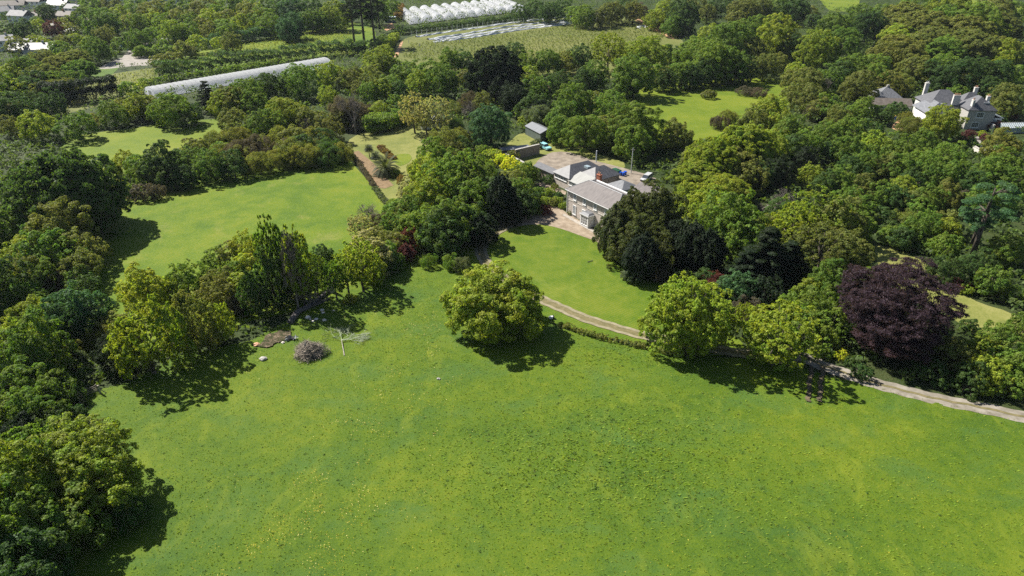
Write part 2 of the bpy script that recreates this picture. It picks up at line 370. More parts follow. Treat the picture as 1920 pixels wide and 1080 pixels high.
# the drive: two worn wheel tracks with a brown crown between them
def track(name, px, width, mats, z):
    pts = smooth_poly([G(*p) for p in px], 8, False); n = len(pts)
    L = []
    for i, p in enumerate(pts):
        d = (pts[min(i+1, n-1)]-pts[max(i-1, 0)]).normalized(); L.append(Vector((-d.y, d.x, 0)))
    parts = []
    for (a, b, mt, nm, dz) in mats:
        m = MB()
        for i in range(n):
            wob = .12*math.sin(i*1.7)+.1*math.sin(i*.53+a)
            for s in (a, b): q = pts[i]+L[i]*(s*width+wob*(.3 if nm == 'drive' else 1)); m.v.append((q.x, q.y, z+dz))
        m.f = [(2*i, 2*i+2, 2*i+3, 2*i+1) for i in range(n-1)]
        parts.append(m.obj(nm, mt, kind='structure'))
    OPEN.append([((p+l*width*.7).x, (p+l*width*.7).y) for p, l in zip(pts, L)]+[((p-l*width*.7).x, (p-l*width*.7).y) for p, l in reversed(list(zip(pts, L)))])
CROWN = simple('worn_earth', (.12,.11,.045), (.19,.16,.08), 1.2, bstr=.3, detail=6)
RUT = simple('bare_track', (.20,.175,.11), (.285,.25,.165), .8, detail=6)
track('drive', [(960,418),(925,440),(908,455),(902,475),(912,492),(935,512),(975,540),(1015,561),(1060,582),(1120,605),(1190,625),(1260,641),(1330,654),(1385,662),(1440,670),(1500,684)],
      2.7, [(-.5,.5,CROWN,'drive',0),(-.5,-.24,RUT,'wheel_track',.02),(.24,.5,RUT,'wheel_track',.02)], .10)
LANE = simple('lane_gravel', (.17,.15,.115), (.30,.27,.225), .55, bstr=.3, detail=8)
track('lane', [(1440,632),(1475,650),(1510,672),(1560,693),(1620,713),(1700,736),(1800,758),(1920,783),(2100,822)], 3.1,
      [(-.5,.5,LANE,'lane',0),(-.06,.12,CROWN,'lane_crown',.02)], .13)
MUD = simple('mud', (.06,.05,.03), (.14,.11,.07), 1.5, bstr=.6, detail=6)
for x0 in (1517, 1538):
    track('mud_rut', [(x0+4,690),(x0+1,715),(x0-1,735),(x0-2,755)], .7, [(-.5,.5,MUD,'mud_rut',0)], .27)
EARTH, _n, _b = newmat('leaf_littered_earth', .95, .1)
_f = noise(_n, 1.6, 8, .75, gcoord(_n)); _n.links.new(ramp(_n, _f, [(.38, (.035,.06,.014)), (.47, (.05,.045,.025)), (.54, (.10,.08,.05)), (.62, (.26,.20,.14))]), _b.inputs['Base Color']); bump(_n, _b, _f, .9, .2)
sheet('bare_earth', [(488,648),(503,632),(530,622),(545,628),(528,642),(510,650)], EARTH, .30, keep=False, jit=.6)
sheet('bare_earth', [(285,655),(300,645),(330,640),(360,640),(350,655),(320,662)], EARTH, .30, keep=False)

# ------------------------------------------------------------------ foliage generators
def leaves(cl, leaf, seed, up=.25, jit=.55, dens=1.0, elong=.62, shell=.55):
    """cl: array rows cx,cy,cz, rx,ry,rz, ox,oy,oz (outward dir), n ; returns quads"""
    rs = np.random.RandomState(seed); cl = np.asarray(cl, float); n = np.maximum(3, (cl[:, 9]*dens).astype(int))
    I = np.repeat(np.arange(len(cl)), n); N = len(I); c = cl[I]
    d = rs.normal(size=(N, 3)); d /= np.linalg.norm(d, axis=1)[:, None]
    d = d+.75*c[:, 6:9]+np.array([0, 0, up]); d /= np.linalg.norm(d, axis=1)[:, None]+1e-9
    rad = rs.uniform(shell, 1.0, N)[:, None]**.7
    p = c[:, :3]+d*c[:, 3:6]*rad
    nn = d+jit*rs.normal(size=(N, 3)); nn /= np.linalg.norm(nn, axis=1)[:, None]
    t = np.cross(nn, rs.normal(size=(N, 3))); t /= np.linalg.norm(t, axis=1)[:, None]+1e-9
    b = np.cross(nn, t); s = (leaf*rs.uniform(.6, 1.3, N))[:, None]
    k = rs.uniform(-.25, .25, (N, 1))
    q = np.stack([p-t*s, p+b*s*elong+t*s*k+nn*s*.12, p+t*s, p-b*s*elong+t*s*k+nn*s*.12], 1)
    return q.reshape(-1, 3)
def fib(n, seed, zmin=-.5):
    rs = np.random.RandomState(seed); out = []; m = int(n*2/(1-zmin))
    for i in range(m):
        z = 1-2*(i+.5)/m
        if z < zmin: continue
        a = i*2.399963+rs.uniform(-.25, .25); r = math.sqrt(1-z*z); out.append((r*math.cos(a), r*math.sin(a), z))
    return np.array(out)
def tree_meshes(kind, Rr, H, leaf, seed, dens=1.0):
    """returns (crown mesh, trunk mesh) for a tree of crown radius Rr, height H"""
    rs = np.random.RandomState(seed); cl = []; tips = []
    lob = [(rs.normal(size=3), rs.uniform(-.26, .24)) for _ in range(9)]
    def lobf(d):
        s = 1.0
        for v, a in lob:
            v = v/np.linalg.norm(v); s += a*max(0, float(np.dot(d, v)))**3
        return s
    up = .3; jit = .33; elong = .62; shell = .6
    if kind in ('oak', 'beech', 'wind', 'bush', 'scrub'):
        zlo = {'oak': .04, 'beech': .03, 'wind': .12, 'bush': 0, 'scrub': 0}[kind]
        zc = H*(.5+zlo*.45); az = H*(.5-zlo*.45)
        if kind == 'wind': zc = H*.40; az = H*.52
        if kind == 'oak': zc = H*.40; az = H*.60
        if kind in ('bush', 'scrub'): zc = H*.38; az = H*.58
        N = int({'oak': 62, 'beech': 120, 'wind': 105, 'bush': 34, 'scrub': 40}[kind]*(1 if Rr < 6 else 1.6 if Rr > 8 else 1.25))
        for d in fib(int(N*1.25), seed, -.62 if kind == 'oak' else -.45):
            if rs.rand() < .1: continue
            f = lobf(d)*rs.uniform(.62, .92); c = np.array([d[0]*Rr, d[1]*Rr, d[2]*az])*f
            r = Rr*(.13+.20*rs.rand()**1.6)*(1 if N < 60 else .85 if N < 90 else .68)
            rz = r*{'oak': .82, 'beech': .6, 'wind': .55, 'bush': .9, 'scrub': 1.1}[kind]
            if kind == 'beech': r *= 1.15
            c[2] = max(c[2]+zc, rz*.6)
            cl.append([*c, r, r, rz, *d, 26*(r/leaf)**2*.22]); tips.append(c)
        for _ in range(N//3):      # inner fill
            d = rs.normal(size=3); d /= np.linalg.norm(d); f = rs.uniform(.15, .55)
            c = np.array([d[0]*Rr*f, d[1]*Rr*f, max(.1*H, zc+d[2]*az*f)]); r = Rr*.25
            cl.append([*c, r, r, r, *d, 10*(r/leaf)**2*.2])
        if kind == 'wind': up = .6; jit = .5
        if kind == 'beech': elong = .32; jit = .7; shell = .2
        if kind == 'scrub': elong = .4; jit = .8; shell = .3
    elif kind == 'ash':
        zc = H*.53; az = H*.45
        for d in fib(int(150*(1 if Rr < 6 else 1.5)), seed, -.8):
            if rs.rand() < .08: continue
            f = lobf(d)*rs.uniform(.55, .92); c = np.array([d[0]*Rr, d[1]*Rr, d[2]*az])*f; c[2] += zc
            r = Rr*rs.uniform(.085, .15); cl.append([*c, r, r, r*.75, *d, 26*(r/leaf)**2*.2]); tips.append(c)
        shell = .15; jit = .8
    elif kind == 'yew':
        zc = H*.5; az = H*.5
        for d in fib(110, seed, -.9):
            f = lobf(d)*rs.uniform(.72, .86); wz = 1-.35*max(0, d[2]); c = np.array([d[0]*Rr*wz, d[1]*Rr*wz, d[2]*az*.9])*f; c[2] += zc
            r = Rr*rs.uniform(.16, .26); cl.append([*c, r, r, r*2.0, *d, 30*(r/leaf)**2*.3]); tips.append(c)
        up = .5
    elif kind == 'cedar':
        L = 9
        for i in range(L):
            z = H*(.16+.80*i/(L-1)); rr = Rr*(1-.85*(i/(L-1))**1.6)*rs.uniform(.85, 1.05); nb = 7 if i < 6 else 4
            for k in range(nb):
                a = k*2*math.pi/nb+i*1.1+rs.uniform(-.3, .3)
                for f in (.35, .62, .86):
                    c = np.array([math.cos(a)*rr*f, math.sin(a)*rr*f, z-f*rr*.10+rs.uniform(-.3, .3)])
                    r = Rr*rs.uniform(.16, .24)*(1.1-.3*f); cl.append([*c, r, r, r*.28, math.cos(a)*.4, math.sin(a)*.4, .6, 20*(r/leaf)**2*.3])
                tips.append(c)
        up = .7; jit = .45
    elif kind == 'pine':
        for i in range(34):
            a = rs.uniform(0, 6.28); z = H*rs.uniform(.45, .97); prof = Rr*(1-((z/H-.7)/.36)**2)*.95
            f = rs.uniform(.3, .95); c = np.array([math.cos(a)*prof*f, math.sin(a)*prof*f, z])
            r = Rr*rs.uniform(.2, .34); cl.append([*c, r, r, r*.42, math.cos(a)*.4, math.sin(a)*.4, .5, 22*(r/leaf)**2*.25]); tips.append(c)
        up = .5; jit = .6
    elif kind == 'bare':
        m = MB(); t = MB(); r0 = Rr*.045
        def grow(p, d, L, r, lev):
            q = p+d*L; (t if lev < 2 else m).tube(p, q, r, r*.62, 5 if lev < 2 else 3, False)
            if lev >= 6: return
            for _ in range(3 if lev else 5):
                nd_ = (d+Vector(rs.normal(size=3))*(.55 if lev else .7)+Vector((0, 0, .12))).normalized()
                grow(p+d*L*rs.uniform(.6, 1.0), nd_, L*rs.uniform(.62, .85), max(.03, r*.6), lev+1)
        grow(Vector((0,0,0)), Vector((0,0,1)), H*.27, r0*1.5, 0)
        return m.mesh('twigs', TWIG), t.mesh('trunk', TWIG)
    if kind in ('oak', 'wind', 'bush', 'ash', 'beech', 'yew'):
        sub = []; K = 3 if kind in ('ash', 'yew') else 5 if Rr < 3 else 7
        for c in cl:
            for _ in range(K):
                d = rs.normal(size=3)+.8*np.array(c[6:9])+np.array([0, 0, .45]); d /= np.linalg.norm(d); f = rs.uniform(.5, .95); g_ = rs.uniform(.34, .52)
                sub.append([c[0]+d[0]*c[3]*f, c[1]+d[1]*c[4]*f, c[2]+d[2]*c[5]*f, c[3]*g_, c[4]*g_, c[5]*g_, *(d*.6+.4*np.array(c[6:9])), c[9]*.95/K])
            sub.append([*c[:9], c[9]*.18])
        cl = sub
    q = leaves(cl, leaf, seed+1, up, jit, dens, elong, shell)
    q[:, 2] = np.maximum(q[:, 2], .05)
    crown = np_mesh('crown', q, 4, LEAF)
    t = MB(); zt = H*(.3 if kind in ('oak', 'ash') else .6 if kind in ('pine', 'cedar', 'yew') else .25); r0 = max(.1, H*.028)
    top = Vector((rs.uniform(-.3, .3), rs.uniform(-.3, .3), zt))
    t.tube((0, 0, -.2), (0, 0, .5), r0*1.45, r0*1.05, 8); t.tube((0, 0, .5), top, r0*1.05, r0*.8, 8)
    if kind in ('pine', 'cedar', 'yew'): t.tube(top, (top.x, top.y, H*.93), r0*.8, r0*.2, 6)
    sel = rs.permutation(len(tips))[:16 if kind == 'ash' else 11]
    for j in sel:
        c = Vector(tips[j])
        st = Vector((top.x, top.y, max(zt*.9, min(c.z-.5, H*.85)))) if kind in ('pine', 'cedar', 'yew') else top
        mid = st.lerp(c, .5)+Vector((rs.uniform(-.4, .4), rs.uniform(-.4, .4), .25*Rr*.2)); t.tube(st, mid, r0*.42, r0*.26, 5); t.tube(mid, c, r0*.26, r0*.08, 5)
    return crown, t.mesh('trunk', BARK, True)

LIB = {}
def lib(kind, Rr, R):
    cls = 0 if Rr < 3.6 else 1 if Rr < 6.6 else 2
    if kind in ('bush', 'scrub') and Rr < 1.8: cls = -1
    key = (kind, cls)
    if key not in LIB:
        Rn = {-1: 1.2, 0: 2.8, 1: 5.0, 2: 9.0}[cls]; leaf = {-1: .09, 0: .13, 1: .16, 2: .195}[cls]
        hf = {'oak': 1.9, 'beech': 1.8, 'wind': 1.35, 'bush': 1.25, 'scrub': 1.3, 'ash': 2.0, 'yew': 2.6, 'cedar': 2.2, 'pine': 3.4, 'bare': 2.3}[kind]
        nv = {'oak': 4, 'ash': 3, 'wind': 3}.get(kind, 2)
        LIB[key] = [(Rn, Rn*hf, *tree_meshes(kind, Rn, Rn*hf, leaf, 100+hash_(kind)*7+cls*31+i)) for i in range(nv)]
    return R.choice(LIB[key])
def hash_(s): return sum(ord(c)*(i+1) for i, c in enumerate(s)) % 97

KIND = {'o': ('oak', 'broadleaf_tree', 'broadleaf tree', 'tree'), 'a': ('ash', 'ash_tree', 'airy tree', 'tree'),
        'w': ('wind', 'wind_clipped_tree', 'smooth-domed tree', 'tree'), 'p': ('beech', 'beech_tree', 'fine-leaved tree', 'tree'),
        'c': ('cedar', 'cedar_tree', 'layered conifer', 'tree'), 'i': ('pine', 'pine_tree', 'tall pine', 'tree'),
        'y': ('yew', 'evergreen_tree', 'dense evergreen', 'tree'), 't': ('bare', 'bare_tree', 'leafless tree', 'tree'),
        'b': ('bush', 'bush', 'rounded bush', 'bush'), 's': ('scrub', 'shrub', 'shaggy shrub', 'shrub')}
COL = {'E': ((.068,.088,.024), 'dark olive'), 'G': ((.126,.200,.028), 'green'), 'L': ((.212,.272,.030), 'lime green'), 'D': ((.062,.114,.027), 'dark green'), 'O': ((.160,.180,.040), 'olive'),
       'Y': ((.27,.31,.03), 'yellow green'), 'P': ((.060,.034,.044), 'dark purple'), 'B': ((.10,.085,.06), 'grey'), 'T': ((.065,.135,.055), 'blue green'),
       'K': ((.020,.036,.014), 'blackish'), 'R': ((.11,.035,.035), 'dark red'), 'F': ((.47,.50,.03), 'yellow flowering'), 'W': ((.34,.33,.15), 'cream'),
       'N': ((.17,.115,.04), 'orange'), 'S': ((.11,.14,.07), 'silvery green')}
DEBUG = False
HIDDEN = set('''bG85,192,30 sO705,220,34 iD1362,-20,30 oO480,-4,44 wL1800,30,60 oO1735,190,30 bL1900,200,26 bG1870,272,18 sB1195,375,50 sN1362,530,40 oL1590,530,50 sN1900,682,34 bG1078,392,10 bR1090,402,10 oL505,540,34 oG350,600,40 sB230,640,50 sN85,690,40 bL105,650,30 oL335,285,2 bO322,330,24'''.split()); FAR = set('''oD575,-8,60 oD1500,250,60 oL365,64,38 oD1440,300,60 oL715,146,46 oO20,66,38 oD975,6,36 oD1660,385,50 oL1250,-4,50 oD966,76,44 oG1650,98,70 oG1352,375,80 oT545,-10,60 oO730,430,60 oL15,112,50 oO545,232,66 oG1850,350,60 oD1025,140,50 oL388,11,50 oL12,142,56 oL1500,112,46 oD1640,225,56 oO200,590,60 oG232,150,36 oO425,455,60 oO1545,180,50 oG330,-10,56 oD1590,110,60 oO485,30,44 oL1700,330,50 oG1912,120,50 oD1058,-4,44 oO290,-6,50 oG1950,660,80 oG1462,-8,54 oO1880,-14,70 oG170,214,50 oY462,470,60 oD1003,-6,46 oO460,0,60 oG720,455,60 oO1492,128,44 oG300,22,40 oD5,40,45 oL990,120,40 oO870,128,40 oD745,150,42 oG770,112,50 oG420,36,44 oG488,8,56 oG1740,-24,80 oD1356,-14,46 oG1250,80,52 oO960,318,66 oG802,108,60 oG500,22,50 oD868,92,46 oD1470,372,60 oO338,76,34 oG420,-14,60 oG250,290,50 oD12,168,60 oL440,515,60 oL205,300,30 oL1535,520,60 oO375,-12,60 oD55,128,50 oO1386,14,40 oL1890,85,44 oD600,240,56 oG350,44,40 oG250,-12,50 oG1080,8,40 oO1462,96,50 oL1335,42,50 oD1530,22,34 oY235,520,50 oO318,97,46 oG740,370,60 oD515,-8,56 oO390,40,40 oL708,190,52 oL300,520,60 oD725,470,50 oO360,258,60 oL1450,240,70 oO200,-14,40 oL760,400,60 oO296,100,40 oG105,72,44 oO700,420,50 oG1622,4,60 oG-15,130,70 oG745,120,40 oD920,330,66 oO268,178,50 oG1520,580,60 oG1780,96,70 oL405,66,28 oG400,4,50 oG1905,-4,60 oD1700,425,50 oG728,138,50 oO365,262,50 oG292,186,50 oO130,42,28 oL445,24,50 oD1178,-8,50 oG730,-6,40 oG280,48,32 oL1250,235,50 oG160,-12,40 oO425,14,46 oO330,12,46 oO222,180,44 oK1010,185,50 oG216,70,30 oO1450,400,60 oL65,33,30 oG-40,620,120 oG885,110,34 oO115,28,34 oG600,20,40 oO268,2,40 oO112,64,30 oL136,60,30 oG480,-16,60 oO672,150,36 oL215,8,46 oK1345,540,60 oO372,30,40 oL480,470,60 oG740,175,30 oO1140,215,60 oO1125,172,56 oL258,150,26 oD560,250,56 oL280,16,40 oO1522,10,40 oL160,66,34 oG348,34,42 oL60,62,30 oO636,200,46 oO352,84,26 oO365,4,44 oB1200,2,40 oO1330,170,30 oL1455,180,60 oL735,108,40 oL672,450,70 oG1600,560,80 oL690,118,40 oO1165,80,50 oO1308,-12,46 oG340,24,36 oD865,255,40 oO178,450,40 oL1480,232,50 oD1266,84,46 oO20,190,44 oG-20,900,160 oD752,188,34 oD330,280,50 oT650,-6,50 oD150,590,50 oG410,262,46 oD1640,30,50 oG302,72,24 oL15,500,70 oD445,-8,50 oG548,440,50 oL76,68,28 oO235,22,40 oG75,610,60 oG800,270,44 oG410,52,30 oO1240,120,50 oG1660,6,60 oG490,490,60 oO1822,134,42 oD955,350,60 oG62,30,26 oD8,20,20 oD120,4,22 oD70,590,60 oG200,90,26 oL1698,152,28 oD575,500,50 oG1630,505,74 oD480,530,56 oG510,452,60 oD302,-4,38 oY218,335,40 oL1072,96,34 oO145,90,24 oD540,480,60 oK520,520,50 oL118,30,22 oO1310,270,60 oD52,40,22'''.split()); FARLIST = []
LONG = []   # deferred labels
def place(k, c, cx, ytop, wpx, last=None, zone='', label=None):
    key = f'{k}{c}{cx:g},{ytop:g},{wpx:g}'
    if key in HIDDEN: return
    R = random.Random(key)
    mk, name, words, cat = KIND[k]; col, cword = COL[c]
    if last is not None and last > 5:
        base = G(cx, last); wd = prj(base)[2]; Wm = wpx/FPX*wd; Rr = Wm/2
        u = (540-ytop)/FPX; h = H_CAM+base.y*((-sP+u*cP)/(cP+u*sP))
        h = max(h, 1.0)
    else:
        hf = last if last else {'oak': .95, 'beech': .9, 'wind': .68, 'bush': .65, 'scrub': .75, 'ash': 1.0, 'yew': 1.3, 'cedar': 1.1, 'pine': 1.6, 'bare': 1.05}[mk]
        h = 8.
        for _ in range(12):
            p = G(cx, ytop, h); wd = prj(p)[2]; Wm = wpx/FPX*wd; h = .5*h+.5*Wm*hf
        Rr = Wm/2; base = Vector((p.x, p.y+Rr*.15, 0))
    if key in FAR: FARLIST.append((base, Rr, h, col, R.uniform(.86, 1.14))); return
    Rn, Hn, crown, trunk = lib(mk, Rr, R)
    e = empty(name, base, R.uniform(0, 6.28)); s = Rr/Rn*1.02; e.scale = (s*R.uniform(.94, 1.06), s*R.uniform(.94, 1.06), h/Hn)
    if k == 'o' : e.rotation_euler[0] = R.uniform(-.04, .04)
    t = link('trunk', trunk, e); cr = link('twigs' if mk == 'bare' else 'crown', crown, e)
    v = R.uniform(.86, 1.14); g = R.uniform(.93, 1.07)
    cr.color = (col[0]*v*g, col[1]*v, col[2]*v/g, 1)
    e['category'] = cat
    if DEBUG: e['key'] = key
    LONG.append((e, label, words, cword, zone, prj(base), Rr*2, mk, cat))
    return e
def trees(zone, text):
    for ln in text.replace('\n', ';').split(';'):
        ln = ln.strip()
        if not ln: continue
        lab = None
        if '|' in ln: ln, lab = [a.strip() for a in ln.split('|')]
        a = ln.split(); place(a[0], a[1], float(a[2]), float(a[3]), float(a[4]), float(a[5]) if len(a) > 5 else None, zone, lab)
ORD = ['leftmost','second','third','fourth','fifth','sixth','seventh','eighth','ninth','tenth','eleventh','twelfth','thirteenth','fourteenth','fifteenth','sixteenth','seventeenth','eighteenth','nineteenth','twentieth']
def finish_labels():
    from collections import defaultdict
    g = defaultdict(list)
    for r in LONG:
        e, lab, words, cword, zone, pj, Wm, mk, cat = r
        e['group'] = ('bushes ' if cat in ('bush', 'shrub') else 'trees ')+zone
        if lab: e['label'] = lab; continue
        size = 'small' if Wm < (7 if cat == 'tree' else 2.5) else 'large' if Wm > (13 if cat == 'tree' else 5) else 'medium'
        g[(size, cword, words, zone)].append(r)
    for (size, cword, words, zone), L in g.items():
        L.sort(key=lambda r: r[5][0])
        for i, r in enumerate(L):
            if len(L) == 1: s = f'{size} {cword} {words} {zone}'
            elif i == 0: s = f'leftmost {size} {cword} {words} {zone}'
            elif i == len(L)-1: s = f'rightmost {size} {cword} {words} {zone}'
            else: s = f'{ORD[i]} {size} {cword} {words} from left {zone}'
            r[0]['label'] = s

def far_wood():
    Q = []; Cc = []
    for ti, (b, Rr, h, col, v) in enumerate(FARLIST):
        cl = []; lf = min(.36, max(.17, b.length*.0009))
        rs = random.Random(ti)
        for d in fib(46, ti, -.5):
            f = rs.uniform(.6, .9); r = Rr*rs.uniform(.15, .32); z = max(r*.5, h*.4+d[2]*h*.58*f)
            cl.append([b.x+d[0]*Rr*f, b.y+d[1]*Rr*f, z, r, r, r*.8, *d, 4.2*(r/lf)**2])
        q = leaves(cl, lf, 50+ti, .3, .35); Q.append(q); Cc += [(col[0]*v, col[1]*v, col[2]*v)]*(len(q)//4)
    if not Q: return
    me = np_mesh('far_wood', np.concatenate(Q), 4, foliage_mat('far_wood_leaves', .47))
    at = me.attributes.new('kindcol', 'FLOAT_COLOR', 'FACE'); a4 = np.ones((len(Cc), 4), np.float32); a4[:, :3] = np.array(Cc); at.data.foreach_set('color', a4.ravel())
    n = me.materials[0].node_tree; a = nd(n, 'ShaderNodeAttribute'); a.attribute_name = 'kindcol'
    for nn in n.nodes:
        if nn.type == 'OBJECT_INFO':
            for l in list(nn.outputs['Color'].links): n.links.new(a.outputs['Color'], l.to_socket)
    link('far_wood', me, label='smallest mixed green trees filling gaps in the distant woods', cat='woodland', kind='stuff')
def hedge(px, width, height, c, label, leaf=.3, wild=.25, name='hedge', dens=1.0, zone=None, up=.35):
    pts = [G(*p) for p in px]; pts = smooth_poly(pts, 5, False); o = pts[0]; cl = []; m = MB()
    step = width*.45; acc = 0
    for a, b in zip(pts[:-1], pts[1:]):
        L = (b-a).length; n = max(1, int(L/step)); d = (b-a).normalized(); s = Vector((-d.y, d.x, 0))
        for i in range(n):
            p = a+d*L*(i+.5)/n-o; hh = height*R.uniform(1-wild, 1+wild)
            for sx in (-.3, 0, .3):
                for zf in (.3, .72):
                    r = width*R.uniform(.26, .36); out = s*sx*2.2+Vector((0, 0, .2+zf*.6)); out.normalize()
                    c3 = p+s*sx*width*R.uniform(.8, 1.2)+Vector((R.uniform(-.2,.2), R.uniform(-.2,.2), hh*zf))
                    cl.append([*c3, r, r, hh*.30, *out, 18*(r*max(r, hh*.3)/leaf**2)*.22])
        m.tube(a-o+Vector((0,0,-.1)), a-o+Vector((0,0,height*.5)), .12, .08, 5)
    q = leaves(cl, leaf, 5+len(pts)+int(abs(o.x)), up, .55, dens); q[:, 2] = np.maximum(q[:, 2], .03)
    e = empty(name, o, label=label, cat='hedge'); e['group'] = 'hedges between the fields and gardens'
    cr = link('foliage', np_mesh('foliage', q, 4, LEAF), e); cr.color = (*COL[c][0], 1)
    m.obj('stem', BARK, e)
    return e
# ------------------------------------------------------------------ trees (kind colour centre top width [height ratio | base])
trees('among the far town houses', '''
o D 78 2 38; o G 62 30 26; o D 5 40 45; o D 33 36 42; o D 52 40 22; o L 65 33 30
o R 92 36 38 .9 | round dark red tree among the houses of the far town
o O 115 28 34; o O 130 42 28; o G 150 6 55; o G 183 8 74 .85; o L 215 8 46; o G 250 20 52; o D 302 -4 38; o G 340 24 36; o L 388 11 50; o O 425 14 46
o O 460 0 60; o O 268 2 40; o L 60 62 30; o L 76 68 28; o O 20 66 38; o G 105 72 44; o O 112 64 30; o L 136 60 30; o G 172 68 52; o L 160 66 34; o O 190 46 44
o G 216 70 30; o G 200 90 26 .8; o G 248 48 54; o G 280 48 32; o L 316 32 54; o G 348 34 42; o O 145 90 24 .8; o O 372 30 40; o D 8 20 20; o D 120 4 22; o L 118 30 22
''')
trees('in the wood left of the car park', '''
w O 72 92 52; w O 122 86 70; o L 15 112 50; o G 32 98 60; w O 98 102 60; w G 142 110 56; w O 68 118 70; o D 55 128 50; w G 90 128 60; w G 128 130 56; w O 108 145 60; o L 12 142 56
w D 38 142 70; w O 75 150 60; o D 12 168 60; w D 55 168 64; o D 85 165 56; o O 20 190 44; o D 40 186 50; w G 130 118 40; o G -15 130 70; o D -20 170 70
''')
trees('beside the bungalows by the car park', '''
o L 365 64 38; o O 338 76 34; o O 318 97 46 .7; o O 296 100 40 .7; o L 405 66 28; o O 428 58 40; o O 352 84 26; o G 302 72 24
''')
trees('in the row below the long polytunnel', '''
o O 8 216 44; o L 56 203 66; b G 85 192 30; o G 130 207 72 .8; o G 202 190 52; s O 172 215 36; o O 222 180 44; o L 252 172 58; o G 232 150 36; o L 258 150 26; o O 268 178 50; o G 312 168 76; o G 292 186 50
c K 380 153 48 1.2 | spiky blackish green conifer in front of the long white tunnel
o O 425 158 60; o G 450 142 74; o L 410 172 50; o G 470 165 56; b L 300 225 20; o D 350 190 46
''')
trees('in the thicket left of the garden lawn', '''
o D 493 132 66; o O 430 200 60; s O 400 245 60; s O 440 236 64; o G 410 262 46; o O 360 258 60 .8; s B 445 262 70; o G 480 208 70; o L 532 174 84; o G 505 206 64; o O 575 200 64; t B 570 205 56; s O 520 240 70; s B 480 255 70; o O 545 232 66; s O 585 240 70; o O 610 214 60; s O 545 258 70; s D 610 258 60; b O 640 270 34
t B 655 158 88 1.1 | big grey leafless tree with a dense twiggy crown left of the garden lawn
s B 652 180 80 | grey brown shaggy thicket beneath the big leafless tree left of the garden lawn
o L 612 160 44; o O 636 200 46; s B 690 195 40; s O 705 220 34
''')
trees('in the belt above the garden lawn', '''
o G 552 114 76; o L 616 112 58; o O 655 122 52; o L 712 86 64 .9; o O 700 125 60; o G 728 138 50; o L 715 146 46; o D 745 150 42; o L 735 108 40; o G 740 175 30; o L 708 190 52 .8; b G 720 196 40; o G 690 150 44; o D 752 188 34; o O 672 150 36; o L 690 118 40; o G 770 112 50; o G 745 120 40
a W 778 172 56 250; a W 820 176 62 256; a W 800 186 46 252; s O 790 215 36
o G 802 108 60; o L 785 128 56; o G 830 115 70; o G 845 90 50; o D 868 92 46; o O 870 128 40; o G 885 110 34; s O 850 190 40; s D 848 218 46; s B 882 172 52
t B 885 175 50
s O 860 240 50; o O 905 170 50
w K 928 78 104 1.05 | broad flat-topped blackish conifer standing above the blue green tree
o D 966 76 44; o K 940 130 70; o K 965 150 70; o K 900 140 50; o D 1000 170 60; o K 1010 185 50
o T 920 188 90 1.05 | big blue green tree left of the green shed
y K 890 235 34 1.1; o D 865 255 40
''')
trees('between the upper field and the paddock', '''
o G 985 94 50; o G 1028 86 58; o O 1060 98 42; o D 1088 82 52; o L 1072 96 34
a L 1145 57 70 1.1; o L 1212 60 86; o G 1195 92 96; o O 1165 80 50; o G 1118 112 60; o D 1100 128 50; o G 1250 80 52; o D 1266 84 46; o G 1280 108 60; o O 1240 120 50; o D 1180 132 54; o G 1310 62 80; o L 1335 42 50; o G 1378 24 92 1.05; o G 1340 70 90; o G 1370 80 80; o D 1330 105 60; o D 1395 100 60
o G 1430 26 60; o L 1472 24 84 1.05; o O 1420 70 60; o O 1440 95 60; o D 1490 60 60; o D 1050 130 50; o D 1025 140 50; o G 1005 140 60; o L 990 120 40; o O 1462 96 50; o D 1300 120 50; o D 1250 125 50
''')
trees('at the top edge above the upper field', '''
o D 975 6 36; o D 1003 -6 46; o D 1030 0 46; o D 1058 -4 44; o G 1080 8 40; o G 1100 4 50; o O 1128 6 46; o O 1150 -4 50; o D 1178 -8 50; o B 1200 2 40; a O 1190 0 44; o L 1232 14 44; s B 1245 38 26; o L 1250 -4 50; o D 1288 -12 60 1.2; o D 1280 18 50; o G 1262 30 40; o O 1308 -12 46; o O 1330 4 40; s B 1343 6 30; o D 1356 -14 46; i D 1362 -20 30; o O 1395 -10 60; o O 1430 -14 60; o O 1386 14 40
''')
trees('at the top edge beside the town', '''
o O 290 -6 50; o G 250 -12 50; o G 330 -10 56; o O 375 -12 60; o G 420 -14 60; o O 330 12 46; o G 300 22 40; o L 280 16 40; o O 365 4 44; o G 400 4 50; o D 445 -8 50; o G 480 -16 60; o G 160 -12 40; o O 200 -14 40; o O 235 22 40; o G 350 44 40; o O 390 40 40; o G 420 36 44; o L 445 24 50; o O 480 -4 44; o G 350 20 40
''')
trees('at the top edge left of the white tunnels', '''
o G 488 8 56; o D 515 -8 56; o T 545 -10 60; o D 575 -8 60; o G 500 22 50; o T 545 18 56; o G 580 12 50; o L 622 -2 60; o T 650 -6 50; o G 600 20 40; o T 532 30 50; o G 700 -12 60; o G 730 -6 40
i K 665 -10 42 84 | leftmost dark tall pine of the stand by the crop field
i K 684 -22 46 88 | second dark tall pine from the left by the crop field
i K 703 -30 46 86 | third dark tall pine from the left by the crop field
i K 712 -14 36 60 | rightmost dark tall pine beside the orange clay patch
b G 716 66 26; b G 726 72 22; b D 700 74 30
''')
